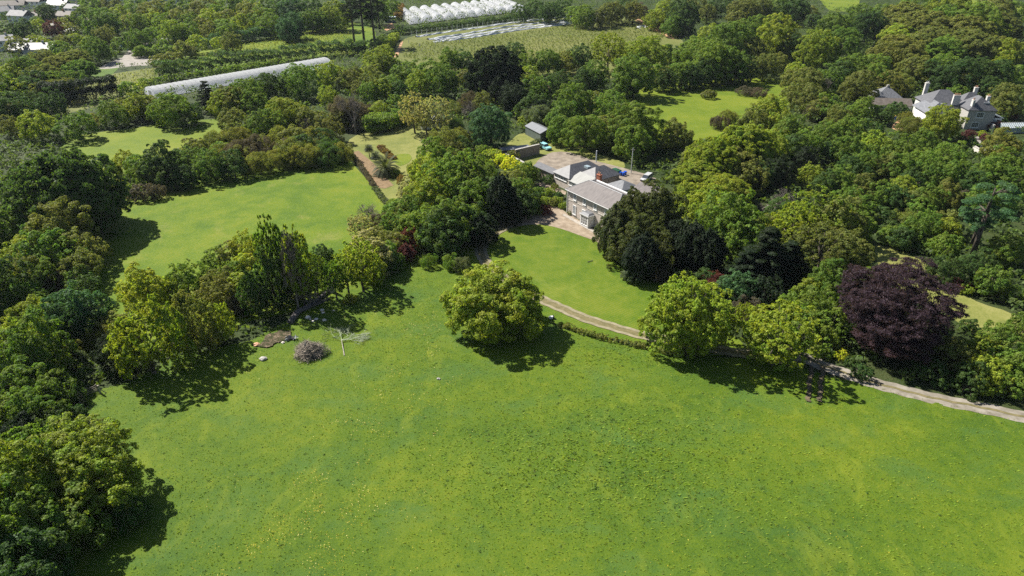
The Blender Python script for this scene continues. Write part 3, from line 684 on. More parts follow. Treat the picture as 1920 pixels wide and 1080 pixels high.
trees('in the wood behind the stone villa', '''
o G 1462 -8 54; o D 1500 -12 60; o O 1522 10 40; o D 1530 22 34; o G 1575 16 70; o L 1548 48 84; o G 1590 42 76; o G 1622 4 60; o D 1640 12 70; o G 1660 6 60; o D 1640 30 50
w O 1712 -6 110; w O 1745 14 110; w L 1700 36 80; w O 1765 40 100; w O 1820 18 110; w L 1860 24 90; w O 1890 14 90; w O 1840 50 100; w G 1795 58 90; w O 1880 60 80; w O 1700 60 90; o O 1680 70 80; w L 1800 30 60
t B 1728 90 66; o O 1730 96 70; o G 1650 98 70; o G 1610 100 70; o D 1590 110 60; o L 1500 112 46; o O 1528 126 66; t B 1545 130 50; o O 1492 128 44; o G 1560 120 60; o O 1620 130 70; o G 1655 118 64; o L 1698 152 28; o O 1680 130 60; s O 1700 140 50; o G 1780 96 70; o D 1810 100 80; o D 1760 110 60; o O 1822 134 42; o D 1850 100 70; o L 1890 85 44; o L 1900 66 60; o D 1880 110 60; a L 1886 100 40; o O 1900 150 70; o G 1912 120 50; o D 1870 140 50; o G 1780 0 80; o G 1850 -6 90; o L 1800 -20 90; o O 1880 -14 70; o G 1905 -4 60; o G 1740 -24 80; b G 1800 160 40 
b L 1622 162 30
''')
trees('in the wood around the villa garden', '''
o O 1500 150 56; o L 1455 180 60; o L 1470 200 60; o O 1530 160 60; o G 1490 215 66; s B 1545 190 50; o G 1560 175 56; o O 1580 195 50; o G 1625 182 50; b D 1688 192 44; b D 1660 200 50; s O 1702 208 30; o O 1735 190 30; s O 1715 218 50
o L 1782 190 78 1.0 | yellowish green tree screening the front of the stone villa
s O 1722 222 46; o G 1600 215 66; o D 1640 225 56; o G 1560 225 60; o G 1520 240 70; o G 1600 250 70; o L 1650 245 60; o G 1700 250 70; o G 1745 245 60; o G 1790 262 70; o D 1560 262 50; o G 1740 280 70; o L 1450 240 70; o O 1420 200 60
b R 1822 243 26; b R 1810 255 22; b Y 1844 246 16; b R 1854 252 22; b D 1825 262 24; b G 1855 265 20; s R 1870 225 26
o O 1892 244 62; b L 1900 200 26; o O 1895 175 50; b D 1880 218 22; o G 1895 275 60; b O 1910 262 24; b G 1870 272 18
''')
trees('in the tangled wood right of the mansion', '''
o G 1640 275 70; o D 1610 290 60; o O 1670 290 60; o G 1700 285 70; o G 1760 300 70; o D 1720 315 56; o G 1800 300 66; o D 1835 318 60; o G 1870 300 66; o G 1905 310 60; o L 1530 305 54; o D 1560 320 60; o G 1590 310 70; o O 1630 330 60; o G 1665 340 60; o D 1690 350 56; o O 1720 352 56; o G 1755 345 64; o O 1790 340 60; s B 1815 355 50; o G 1850 350 60; o G 1895 345 60
t B 1466 342 70 .9 | pale leafless tree with silvery branches among the dark trees
o D 1470 372 60; o O 1450 400 60; o D 1500 250 60; o K 1465 290 70; o K 1520 275 60; o D 1440 300 60; o G 1600 350 64; o G 1630 372 60; o D 1660 385 50; s O 1700 392 56; o G 1740 380 56; b D 1680 415 46; o O 1780 395 50; o D 1700 425 50
a L 1540 352 110 1.1; a L 1500 380 100 1.1; o O 1585 370 100 1.0; a O 1560 420 130 .9; o O 1600 430 90 .9; a L 1480 430 70; o G 1615 395 70
o L 1700 330 50; o G 1745 396 64; b G 1680 425 56; b D 1700 432 56; o G 1720 410 60; o L 1790 410 50; b G 1745 446 44
i T 1878 345 105 1.5 | tall blue green pine at the right edge beside the side lawn
i T 1850 390 70 1.2; o G 1790 436 60 1.0; o D 1790 480 70 .9; o G 1900 440 70; o D 1850 470 70; o G 1880 500 70; b R 1800 522 40; b R 1825 530 30; s G 1900 530 50; b L 1815 535 30
''')
trees('in the tree mass beside the mansion', '''
o G 1080 148 84 1.1; o O 1125 172 56; o G 1058 190 70 .95; o G 1148 170 74 1.0; o G 1100 205 84; o O 1140 215 60; o G 1195 188 108 .9; o D 1172 230 60; o G 1192 228 80; o O 1275 226 66 .9; o L 1250 235 50; o G 1050 215 60
s S 1010 195 60; b L 990 218 36; b S 1005 262 24; o O 1330 170 30 .5
w L 1405 212 120 1.0; w L 1350 245 110 1.0; o L 1440 180 70; w O 1380 262 120; w L 1320 300 100; w L 1370 320 110; o O 1410 290 80; o L 1330 350 84; o L 1300 340 70; o L 1450 250 80; o O 1310 270 60; o L 1480 232 50
o G 1385 352 112 1.2 | bright green lobed tree behind the blackish green conifer
o G 1352 375 80 1.1; o G 1395 400 100 1.0
''')
trees('in the dark clump hiding the mansion end', '''
o E 1195 352 84 1.3; o E 1172 385 84 1.25; y E 1160 400 70 1.3; o E 1225 345 100 1.15; o E 1250 350 90 1.2; o E 1215 395 90 1.2; o E 1180 425 80 1.1; o E 1235 435 80 1.1; y K 1205 450 70 1.2; s O 1255 450 60; y K 1270 420 60 1.3; s B 1195 375 50
y K 1308 420 62 1.5 | blackish green narrow column-shaped evergreen in the clump beside the mansion
y K 1335 440 66 1.2; y K 1290 455 50 1.2; b S 1192 500 48 | silvery rounded bush at the lawn edge below the dark clump
b D 1330 505 50; s B 1240 500 40
''')
trees('between the lawn and the lane', '''
c K 1450 430 120 1.0 | blackish green cedar with flat layered boughs above the lane
c K 1410 470 90 .9; c K 1490 455 90 .9; s R 1340 512 50 | reddish brown shaggy shrub between the airy tree and the cedar
s N 1362 530 40; o T 1390 510 80 .95; s B 1400 560 64; o K 1345 540 60 .9; o K 1440 520 70; s B 1425 575 50
o G 1570 495 84 1.1; o G 1630 505 74 1.0; o L 1535 520 60; o G 1505 540 74 1.0; o G 1550 545 90 1.0; o G 1600 560 80 1.0; o G 1560 590 70 1.0; o G 1520 580 60 1.0; b F 1582 660 26 .7 | small bright yellow flowering bush beside the lane
b G 1545 650 40; b G 1510 640 36; o L 1590 530 50; b D 1600 672 26; s G 1470 600 40
a L 1282 510 160 662 | airy lime green tree with a bare white top branch beside the drive
o L 1268 535 130 654; o L 1300 560 100 660; a L 1352 578 60 648; a L 1392 560 50 632
o L 1440 590 104 676; a L 1447 565 140 684 | airy green tree overhanging the junction of drive and lane
t B 1490 600 60 668
p P 1706 516 208 .82 | huge dark purple copper-leaved tree beside the lane
p P 1690 596 130 .8 | lower purple copper-leaved tree in front of the huge purple one
o L 1852 640 70 .7; b D 1822 600 36; o G 1895 610 84; o O 1800 640 80 .8; o L 1865 670 76; o G 1905 655 66; s N 1900 682 34; o G 1915 700 60; o D 1830 690 60; b D 1760 680 70; b L 1850 720 40; o G 1930 590 60; o G 1950 660 80; b D 1620 690 40
''')
trees('in the belt left of the mansion', '''
o G 812 262 70 1.0; o L 800 290 90 1.0; o G 858 275 96 1.15; o G 890 290 84 1.15; o G 830 300 100 1.05; o L 800 330 90 1.0; o G 880 330 90; o G 770 360 76; o G 740 370 60; o G 790 385 90 .95; o G 842 370 100 1.0; o D 880 380 80; o D 920 330 66 1.2; y K 940 330 56 1.7; o K 950 365 64; o K 900 400 70; o L 760 400 60; o D 830 400 90; p G 840 380 84 .9; o G 800 270 44
s O 830 240 70; b O 850 268 50; s O 780 300 44; b W 775 325 44; b W 760 345 40; s N 752 330 20; b L 740 318 22; t B 800 255 34
o O 960 318 66; o G 975 335 66; o G 985 300 50; b F 940 288 36; b F 958 298 40; b F 975 305 36; b F 992 308 30; b O 962 282 30; b G 905 272 40; b L 930 280 26 ; b G 1000 315 30; o D 955 350 60; o D 985 355 60; b D 1030 330 24; b G 1010 350 24; b L 1030 352 26; b D 1048 360 20; b L 1045 368 24; b L 1022 368 26; b G 1005 372 30; b L 1055 380 18; b O 1038 372 24; b G 1015 380 26; b R 1024 386 28; b L 1008 390 22; b O 1040 345 16; b G 1078 392 10; b R 1090 402 10 ;b O 1070 396 12
''')
trees('at the right end of the pasture belt', '''
t B 690 368 60 .95 | grey leafless tree standing at the edge of the pasture
a W 672 398 58 1.0 | cream green domed tree below the grey leafless tree
s B 705 405 50; o W 690 440 84 1.0; o L 672 450 70 1.0; o O 700 420 50; o G 720 455 60; o O 730 430 60; o G 735 400 56; s R 757 428 50 1.0 | dark red shrub between the green trees below the pasture
o R 760 455 40 1.0 | small dark red tree at the meadow edge; o D 725 470 50; s O 745 390 60; b G 740 480 40; s G 800 478 36; s S 868 482 40; s G 845 480 40
''')
trees('in the row between meadow and pasture', '''
a G 522 392 62 562; a L 572 418 60 575; o G 548 440 50; a G 545 410 44 560; o D 600 460 56; o G 510 452 60; a G 490 440 60; t B 560 400 70 580
o Y 455 432 70 1.15; o L 480 470 60; o O 425 455 60; o Y 462 470 60; o G 430 488 60; o O 408 500 66; o L 440 515 60; o G 490 490 60; o D 540 480 60; o D 575 500 50; o D 480 530 56; o L 505 540 34 .8; o G 395 470 50; s B 440 550 60; o K 520 520 50
o Y 258 502 90 1.1; o G 335 492 80 1.0; o O 395 520 80 1.0; o L 300 520 60; o Y 235 520 50
a L 290 570 130 700 | bright lime green tree with open crown at the left meadow corner
o L 340 560 60 690; o L 262 590 66 705; o O 375 545 84 660; o L 420 560 50 640; o G 350 600 40 .9; o O 200 590 60 .9
a L 655 470 66 556; a L 682 447 80 548; o L 702 465 56 536; a G 632 478 50 562; o D 522 470 60 576; o D 562 492 50 558; o D 486 500 56 592; a G 598 470 50 560
s O 180 610 60; o K 205 625 90 .95; s B 230 640 50; b Y 395 628 34; b L 350 610 50; s S 140 660 40; s O 120 640 60; s N 85 690 40; b L 105 650 30; b Y 655 555 30 .5
''')
trees('in the wood at the left edge', '''
w D 82 264 205 .95 | huge dark dome-shaped tree at the left edge of the pasture
w D 50 290 130 1.0; w D 165 335 90 1.0; o D 160 350 90 1.1
o O 88 372 130 1.0; o G 45 400 90; o G 60 430 100 1.0; o O 130 430 90; o G 100 440 90 1.0; o O 135 470 80; o O 178 450 40 .8; o L 20 450 80; o O 30 480 80; o G 70 490 70; o L 15 500 70; s B 95 505 60; o G 140 500 60; o D 150 520 60; o G 30 530 70; o G 60 540 60; o T 120 535 100 1.15 | blue green drooping tree in the left wood below the pasture
p T 115 565 90 1.0; o L 40 560 80; o D 70 590 60; s B 60 520 50; o D 150 590 50
o G 30 592 120 1.2; o L 15 600 100 1.1; o G 75 610 60; o G 60 650 90 1.0; o G 20 680 100; o G 80 700 80; s D 110 720 70; o G 40 730 100; o D 80 760 70; b D 130 770 50; b D 100 790 60; s O 180 790 40 .6; b D 60 790 80; b G 120 660 36; o K 20 780 80; s D 10 810 80; o G -20 740 90; b D 155 800 60; o G -40 620 120; o D -50 480 140; o G -40 380 120
''')
trees('at the bottom left meadow corner', '''
o L 150 800 220 935 | big round mid green tree at the bottom left corner of the meadow
a G 90 805 150 940; o L 60 850 170 1000; o L 195 850 160 955; o G 60 900 180 1040; a G 30 820 100 920; o G -20 900 160 1060; o G 130 930 170 1020; o D 60 1000 180 1110; t B 0 985 90 1120
b D 255 930 60 985
''')
trees('alone on the meadow', '''
o L 928 497 176 622 | wide rounded lime green tree standing alone on the meadow
o L 965 515 110 616 | right half of the twin round tree alone on the meadow
o L 893 525 110 624 | left half of the twin round tree alone on the meadow
''')
trees('between the paddock and the near wood', '''
s B 1400 162 34 .5; s B 1425 165 40 .4; s O 1370 205 40 .8; s B 1350 215 36; o O 1545 180 50; b R 1900 210 20
o L 335 285 2
''')
trees('in the row above the pasture', '''
o Y 225 282 50 .95; o L 205 300 30 1.2; o G 250 290 50; o D 285 268 84 1.0; o D 305 300 60; o G 262 305 50; o Y 218 335 40 .8; b G 240 345 40; o D 330 280 50; o G 350 276 60; o G 385 280 66; o O 365 262 50; s O 410 270 60; o D 340 310 50; b O 322 330 24; s O 445 275 60; s O 480 285 60; s B 460 262 60; s O 515 280 56; s O 550 275 56; s B 530 262 60; s O 580 270 60; s D 610 270 60; s O 640 268 50; o D 560 250 56; o D 430 285 56; o D 600 240 56; b B 260 345 50; s B 290 345 40
''')

hedge([(85,196),(150,192),(222,180)], 6, 8.5, 'K', 'tall dark clipped conifer hedge below the pale car park', .3, .06, dens=1.3)
hedge([(262,165),(330,152),(420,140),(520,124)], 3, 3, 'G', 'low green hedge against the back of the long white tunnel')
hedge([(255,108),(290,107),(335,104)], 5, 5, 'G', 'green hedge between the pale car park and the bungalows')
hedge([(380,92),(440,82),(520,70),(600,56),(650,48)], 6, 6, 'T', 'green shelter hedge along the top of the crop field')
hedge([(400,66),(460,60),(540,48),(640,34)], 8, 8, 'G', 'wooded shelter belt of saplings above the crop field')
hedge([(300,150),(400,132),(480,121),(560,111),(640,103),(684,102)], 8, 7, 'D', 'thick dark shelter belt between the crop field and the long white tunnel', wild=.2)
hedge([(734,66),(800,58),(880,48),(960,38),(1010,30)], 4, 3.2, 'D', 'dark green hedge in front of the white domed tunnels')
hedge([(746,40),(751,28),(752,18)], 5, 5, 'N', 'orange brown conifer hedge left of the white domed tunnels', wild=.1)
hedge([(722,104),(730,90),(742,74)], 4, 4, 'L', 'lime green hedge beside the clay track of the upper field')
hedge([(652,288),(668,302),(686,328),(702,352)], 1.3, 1.0, 'B', 'low brownish hedge along the side of the pasture', .14, .2)
hedge([(702,354),(716,372),(728,390)], 1.4, 1.0, 'S', 'low grey green hedge continuing the brownish one beside the pasture', .14, .3)
hedge([(712,277),(725,288),(738,300)], 2.2, .9, 'N', 'orange brown flower border crossing the dry garden lawn', .16, .3)
hedge([(1048,610),(1100,628),(1150,641),(1200,651),(1262,668)], 1.1, .8, 'O', 'low scrubby hedge between the lawn and the meadow', .15, .35)
hedge([(690,246),(720,242),(752,230)], 8, 5, 'G', 'clipped green hedge curving round the top of the garden lawn', wild=.1)
hedge([(1775,163),(1800,172),(1770,178)], 5, 2.5, 'G', 'clipped hedge behind the link roof of the villa')
hedge([(914,304),(930,298)], 4, 3, 'L', 'flat-topped bright green hedge near the garden wall', wild=.04)

# ------------------------------------------------------------------ undergrowth: the ground cover of the woods
def scatter_under():
    rs = np.random.RandomState(3); P = []
    for (y0, y1, sp) in ((70, 220, 3.0), (220, 420, 5.0), (420, 640, 7.5)):
        ys = np.arange(y0, y1, sp)
        for y in ys:
            hw = y*.82+20; xs = np.arange(-hw, hw, sp); P.append(np.stack([xs+rs.uniform(-sp*.5, sp*.5, len(xs)), y+rs.uniform(-sp*.5, sp*.5, len(xs)), np.full(len(xs), sp)], 1))
    P = np.concatenate(P); keep = np.ones(len(P), bool)
    for poly in OPEN+KEEPOUT:
        for dx, dy in ((0,0),(1.4,0),(-1.4,0),(0,1.4),(0,-1.4)): keep &= ~inpoly(P[:,0]+dx, P[:,1]+dy, poly)
    P = P[keep]; cl = []
    for x, y, sp in P:
        r = sp*rs.uniform(.4, .75); hz = r*rs.uniform(.5, 1.1); cl.append([x, y, hz*.4, r, r, hz, 0, 0, .8, 26])
    q = leaves(cl, .45, 77, .4, .6, 1.0)
    q[:, 2] = np.maximum(q[:, 2], .03)
    o = link('undergrowth', np_mesh('undergrowth', q, 4, LEAF), label='dark green brambles and bushes covering the ground between the trees', cat='undergrowth', kind='stuff')
    o.color = (.07, .11, .025, 1)
KEEPOUT = []
# ------------------------------------------------------------------ buildings
WIN = {}
def window(parent, x, y, z0, wd, ht, rz=0, nx=2, nz=3, fr=.12, mat=None, glass=None, name='window'):
    """a framed sash facing local -y, placed on the wall of its building"""
    mat = mat or WHITE; glass = glass or GLASS
    key = (round(wd, 2), round(ht, 2), nx, nz, fr, mat.name, glass.name)
    if key not in WIN:
        f = MB(); f.box(-wd/2, -wd/2+fr, -.09, .03, 0, ht); f.box(wd/2-fr, wd/2, -.09, .03, 0, ht)
        f.box(-wd/2+fr, wd/2-fr, -.09, .03, 0, fr); f.box(-wd/2+fr, wd/2-fr, -.09, .03, ht-fr, ht)
        f.box(-wd/2-.1, wd/2+.1, -.16, .02, -.14, -.003)
        for i in range(1, nx): xx = -wd/2+wd*i/nx; f.box(xx-.025, xx+.025, -.07, .02, fr, ht-fr)
        for i in range(1, nz): zz = ht*i/nz; f.box(-wd/2+fr, wd/2-fr, -.066, .02, zz-.025, zz+.025)
        WIN[key] = (f.mesh('window', mat), MB().box(-wd/2+fr, wd/2-fr, -.035, .01, fr, ht-fr).mesh('pane', glass))
    o = link(name, WIN[key][0], parent); o.location = (x, y, z0); o.rotation_euler = (0, 0, rz)
    link('pane', WIN[key][1], o); return o
def chimney(parent, x, y, z0, h, wd=1.1, dp=.7, pots=3, mat=None, pot=None, cap=True):
    m = MB().box(x-wd/2, x+wd/2, y-dp/2, y+dp/2, z0, z0+h)
    if cap: m.box(x-wd/2-.08, x+wd/2+.08, y-dp/2-.08, y+dp/2+.08, z0+h+.003, z0+h+.2)
    c = m.obj('chimney', mat or GREYST, parent)
    for i in range(pots):
        xx = x+(i-(pots-1)/2)*wd/max(pots, 1)*.9
        MB().tube((xx, y, z0+h+.2), (xx, y, z0+h+.85), .14, .11, 8).obj('chimney_pot', pot or TERRA, c)
    return c
def gutter(parent, x0, x1, y, z, mat=None): MB().box(x0, x1, y-.12, y, z-.1, z).obj('gutter', mat or WHITE, parent)
def keepout(e, x0, x1, y0, y1):
    c, s = math.cos(e.rotation_euler[2]), math.sin(e.rotation_euler[2])
    KEEPOUT.append([(e.location.x+c*x-s*y, e.location.y+s*x+c*y) for x, y in ((x0,y0),(x1,y0),(x1,y1),(x0,y1))])

# --- the mansion -------------------------------------------------
o = G(1063, 400); RZ = math.radians(-54.82)
man = empty('mansion', o, RZ, label='long two storey stone mansion with slate hipped roofs and white glazed porch', cat='mansion')
keepout(man, -30, 22, -1, 26)
Wl = 17.2; Dp = 9.0; ZE = 6.35
MB().box(0, Wl, 0, Dp, -.2, ZE).obj('wall', GRAN, man)
MB().hip(-.45, Wl+.45, -.45, Dp+.45, ZE+.16, ZE+2.35, 3.2, .14).obj('roof', SLATEB, man)
q = MB(); q.tube((2.75, Dp/2, ZE+2.35), (Wl-2.75, Dp/2, ZE+2.35), .11, .11, 6)
for sx in (0, 1):
    for sy in (0, 1): q.tube((-.45+sx*(Wl+.9), -.45+sy*(Dp+.9), ZE+.18), (2.75+sx*(Wl-5.5), Dp/2, ZE+2.36), .07, .07, 5)
q.obj('ridge_tiles', LEAD, man)
MB().box(-.05, Wl+.05, -.06, -.003, 3.85, 4.05).obj('string_course', DRESS, man)
q = MB(); zz = 0; k = 0
while zz < ZE-.4:
    a = .55 if k % 2 else .32
    q.box(-.035, a, -.035, -.003, zz, zz+.397)
    zz += .397; k += 1
q.obj('quoins', DRESS, man)
gutter(man, -.45, Wl+.45, -.46, ZE+.1)
MB().box(-.2, Wl+.2, Dp+.46, Dp+.8, ZE-.1, ZE+.45).obj('parapet', WHITE, man)
MB().tube((-.03, -.12, 0), (-.03, -.12, ZE), .06, .06, 6).obj('downpipe', WHITE, man)
for x in (2.85, 6.45, 10.35, 14.2):
    window(man, x, -.02, 4.45, 1.15, 1.75, 0, 3, 4, .14, None, GLASSM)
for x in (2.85, 6.3, 14.2):
    window(man, x, -.02, .75, 1.2, 2.35, 0, 3, 5, .14, None, GLASSM)
for y in (2.4, 6.2): window(man, -.02, y, 4.4, 1.1, 1.7, -math.pi/2, 3, 4); window(man, -.02, y, .8, 1.1, 2.1, -math.pi/2, 3, 4)
# porch
px0, px1, pd = 7.35, 10.25, 2.0
pw = MB(); pw.box(px0, px1, -pd, -.06, 0, .55)
for x in (px0, px1-.28): pw.box(x, x+.28, -pd, -pd+.28, .553, 2.75)
pw.box(px0, px1, -pd, -pd+.25, 2.753, 3.0); pw.box(px0, px0+.2, -pd+.3, -.06, .553, 3.0); pw.box(px1-.2, px1, -pd+.3, -.06, .553, 3.0)
por = pw.obj('porch', WHITE, man)
MB().box(px0-.2, px1+.2, -pd-.2, -.07, 3.003, 3.14).obj('porch_cornice', WHITE, por)
MB().add([(px0-.15,-pd-.15,3.143),(px1+.15,-pd-.15,3.143),(px1+.15,-.08,3.143),(px0-.15,-.08,3.143),(px0+.4,-pd+.6,3.5),(px1-.4,-pd+.6,3.5),(px1-.4,-.08,3.5),(px0+.4,-.08,3.5)],
         [(0,1,5,4),(1,2,6,5),(3,0,4,7),(4,5,6,7)]).obj('porch_roof', SLATEP, por)
for x in (px0+.68, (px0+px1)/2, px1-.68): window(por, x, -pd+.1, .6, .74, 2.12, 0, 2, 3, .09)
# rear wings
MB().box(-18.4, -12, 10.3, 22.6, -.2, 3.45).obj('rear_wing_wall', GRAN, man)
MB().hip(-18.8, -11.4, 9.9, 23.0, 3.62, 6.0, 3.3, .12, axis='y').obj('rear_wing_roof', SLATE, man)
for x in (-17.4, -16.1, -14.8, -13.5): window(man, x, 10.28, 2.3, 1.15, .95, 0, 3, 2, .07)
MB().box(-12, -5.8, 10.1, 14.2, -.2, 3.0).obj('lean_to_wall', GRAN, man)
MB().add([(-12.0,9.8,3.2),(-5.6,9.8,3.2),(-5.6,14.2,4.75),(-12.0,14.2,4.75),(-12.0,9.8,3.1),(-5.6,9.8,3.1),(-5.6,14.2,4.65),(-12.0,14.2,4.65)],
         [(0,1,2,3),(7,6,5,4),(0,4,5,1),(1,5,6,2),(2,6,7,3),(3,7,4,0)]).obj('lean_to_roof', simple('ribbed_white_roof', (.27,.27,.255), (.38,.38,.36), 1.2, .6, coord='o', sc=(5,.3,.3)), man)
for x in (-11.0, -9.7, -8.4, -7.1): window(man, x, 10.08, 2.0, 1.15, .95, 0, 3, 2, .07)
MB().box(-12+.003, -6.3, 14.6, 23.4, -.2, 3.6).obj('scullery_wall', GRAND, man)
MB().hip(-13.2, -5.9, 14.25, 23.8, 3.75, 6.05, 3.2, .12, axis='y').obj('scullery_roof', SLATE, man)
MB().box(-12.9, -11.3, 16.2, 17.4, 5.2, 5.75).obj('skylight', GLASSL, man)
chimney(man, -5.4, 15.2, 3.0, 2.4, 1.3, .8, 2, BRICK)
MB().tube((-15.1, 22.6, 4.8), (-15.1, 22.6, 8.2), .14, .14, 8).obj('flue_pipe', WHITE, man)
MB().box(-4.0, 1.6, 17.0, 22.6, -.2, 2.7).obj('kitchen_wall', WHITE, man)
MB().hip(-4.4, 2.0, 16.6, 23.0, 2.85, 4.2, 2.6, .12).obj('kitchen_roof', SLATEP, man)
window(man, -2.4, 16.98, 1.0, 1.1, 1.2); window(man, .2, 16.98, 1.0, 1.1, 1.2)
MB().box(2.2, 10.2, 20.2, 26.6, -.2, 2.6).obj('outhouse_wall', GRAND, man)
MB().hip(1.9, 10.5, 19.8, 27.0, 2.75, 4.0, 0, .12, (0, 0)).obj('outhouse_roof', SLATEB, man)
MB().box(-8.2, -4.6, 22.9, 23.4, -.2, 2.6).obj('court_wall', GRAND, man)
MB().box(-1.0, -.6, 9.8, 17.0, -.2, 2.2).obj('passage_wall', WHITE, man)
# long roofed garden wall west of the wing
gw = empty('garden_store', man.location+Vector((0,0,0)), RZ, label='long low rubble store with a narrow slate lean-to roof beside the gravel yard', cat='outbuilding')
MB().box(-27.6, -18.9, 10.6, 12.0, -.2, 2.6).obj('wall', GRAND, gw)
MB().add([(-28,10.2,2.75),(-18.9,10.2,2.75),(-18.9,12.3,3.5),(-28,12.3,3.5),(-28,10.2,2.65),(-18.9,10.2,2.65),(-18.9,12.3,3.4),(-28,12.3,3.4)],
         [(0,1,2,3),(7,6,5,4),(0,4,5,1),(1,5,6,2),(2,6,7,3),(3,7,4,0)]).obj('roof', SLATE, gw)
window(gw, -21.5, 10.58, .8, .7, 1.1, 0, 2, 2); window(gw, -25.3, 10.58, .8, .7, 1.1, 0, 2, 2)

def wall_run(px, h, th, mat, label, cap=None, name='garden_wall'):
    pts = [G(*p) for p in px]; m = MB(); c = MB(); o = pts[0]
    for a, b in zip(pts[:-1], pts[1:]):
        d = (b-a).normalized(); s = Vector((-d.y, d.x, 0))*th/2; a = a-o; b = b-o
        m.add([a+s, a-s, b-s, b+s, a+s+Vector((0,0,h)), a-s+Vector((0,0,h)), b-s+Vector((0,0,h)), b+s+Vector((0,0,h))],
              [(0,1,5,4),(1,2,6,5),(2,3,7,6),(3,0,4,7),(4,5,6,7)])
        s2 = s*1.3; z0 = Vector((0,0,h+.003)); z1 = Vector((0,0,h+.13))
        c.add([a+s2+z0, a-s2+z0, b-s2+z0, b+s2+z0, a+s2+z1, a-s2+z1, b-s2+z1, b+s2+z1], [(0,1,5,4),(1,2,6,5),(2,3,7,6),(3,0,4,7),(4,5,6,7),(3,2,1,0)])
    e = empty(name, o, label=label, cat='wall'); m.obj('wall', mat, e); c.obj('coping', cap or GREYST, e); return e
wall_run([(941,293),(975,310),(1006,328)], 1.5, .5, GRAND, 'long rubble garden wall running from the yard shelter to the slate store')
wall_run([(966,299),(1011,288)], 3.0, .5, GRAND, 'tall dark rubble wall closing the yard beside the pale blue pickup')
# low open shelter inside the walled yard
sh = empty('open_shed', G(958, 292), math.radians(18), label='low open-fronted shelter with a flat grey roof inside the walled yard', cat='shed')
MB().box(-3.4, 6.2, -1.6, 1.8, 2.3, 2.46).obj('roof', SLATEP, sh)
MB().box(-3.2, 6.0, 1.4, 1.6, 0, 2.297).obj('back_wall', GRAND, sh)
for x in (-3.0, 0, 3, 5.8): MB().box(x-.1, x+.1, -1.4, -1.2, 0, 2.297).obj('post', WOOD, sh)
keepout(sh, -4, 7, -3, 3)
# green steel shed
a = G(985, 252); b = G(1013, 267); d = (b-a); L = d.length
gs_ = empty('steel_shed', a, math.atan2(d.y, d.x), label='dark green steel clad shed with a shallow grey gabled roof at the yard edge', cat='shed')
MB().gable_wall(0, L, 0, 5.2, 0, 2.9, 3.9).obj('wall', GREENM, gs_)
MB().hip(-.15, L+.15, -.25, 5.45, 2.95, 4.05, 0, .08, (0, 0)).obj('roof', simple('grey_sheet_roof', (.13,.14,.155), (.19,.2,.22), .8, .5, .4, coord='o', sc=(6,.3,.3)), gs_)
MB().box(L+.003, L+.06, 1.0, 4.2, 0, 2.6).obj('door', flat('dark_door', (.05,.065,.06)), gs_)
MB().box(-.5, -.003, .3, 1.2, 0, 1.5).obj('tank', WHITE, gs_)
keepout(gs_, -1, L+1, -1, 6)

# --- vehicles -----------------------------------------------------
def vehicle(name, pos, rz, L, W, lower, upper, paint, label, wheels, bed=None):
    e = empty(name, pos, rz, label=label, cat='car' if name != 'pickup_truck' else 'pickup')
    m = MB(); n = len(lower)
    prof = [(x*L, z) for x, z in lower]
    vs = [(x, -W/2, z) for x, z in prof]+[(x, W/2, z) for x, z in prof]
    m.add(vs, [tuple(range(n))[::-1], tuple(range(n, 2*n))]+[(i, (i+1) % n, (i+1) % n+n, i+n) for i in range(n)]); bod = m.obj('body', paint, e)
    k = len(upper); pu = [(x*L, z) for x, z in upper]; t = .12
    m = MB(); vs = []
    for sgn in (-1, 1):
        for x, z in pu: inset = t*(0 if z < 1.15 else 1.3); vs.append((x, sgn*(W/2-.05-inset), z))
    m.add(vs, [tuple(range(k))[::-1], tuple(range(k, 2*k))]+[(i, (i+1) % k, (i+1) % k+k, i+k) for i in range(k)]); m.obj('cabin_glass', GLASS, e)
    xs = [p[0] for p in pu if p[1] > 1.2]; zt = max(p[1] for p in pu)
    MB().box(min(xs)-.04, max(xs)+.04, -(W/2-.19), W/2-.19, zt+.003, zt+.06).obj('roof', paint, e)
    pm = MB()
    for x in (min(xs), (min(xs)+max(xs))/2, max(xs)):
        for sgn in (-1, 1): pm.tube((x, sgn*(W/2-.04), 1.0), (x, sgn*(W/2-.19), zt+.01), .055, .055, 4)
    pm.obj('pillars', paint, e)
    for x in wheels:
        for sgn in (-1, 1):
            wh = MB().tube((x*L, sgn*(W/2-.2), .34), (x*L, sgn*(W/2+.02), .34), .34, .34, 14).obj('wheel', RUBBER, e)
            MB().tube((x*L, sgn*(W/2+.022), .34), (x*L, sgn*(W/2+.05), .34), .2, .2, 10).obj('rim', CARS, wh)
    for sgn in (-1, 1):
        MB().box(L*.497, L*.497+.05, sgn*(W/2-.32)-.16, sgn*(W/2-.32)+.16, .68, .85).obj('headlight', GLASSL, e)
        MB().box(-L*.497-.05, -L*.497, sgn*(W/2-.2)-.1, sgn*(W/2-.2)+.1, .75, .98).obj('tail_light', flat('red_lens', (.4,.02,.02), .2), e)
    MB().box(L*.5-.02, L*.5+.07, -W/2+.05, W/2-.05, .34, .55).obj('bumper', RUBBER, e)
    if bed: MB().box(bed[0]*L, bed[1]*L, -W/2+.14, W/2-.14, 1.08, 1.12).obj('load_bed', RUBBER, e)
    return e
hd = lambda a, b: math.atan2((G(*b)-G(*a)).y, (G(*b)-G(*a)).x)
vehicle('pickup_truck', G(1021, 279, 0), hd((1010,274),(1033,284)), 5.3, 1.85,
        [(-.5,.42),(.5,.42),(.5,.85),(.47,.98),(.24,1.1),(-.5,1.1)], [(-.42,1.08),(.26,1.08),(.13,1.68),(-.38,1.72)], CARB,
        'pale blue double cab pickup parked on the grass by the gravel yard', (-.3, .33))
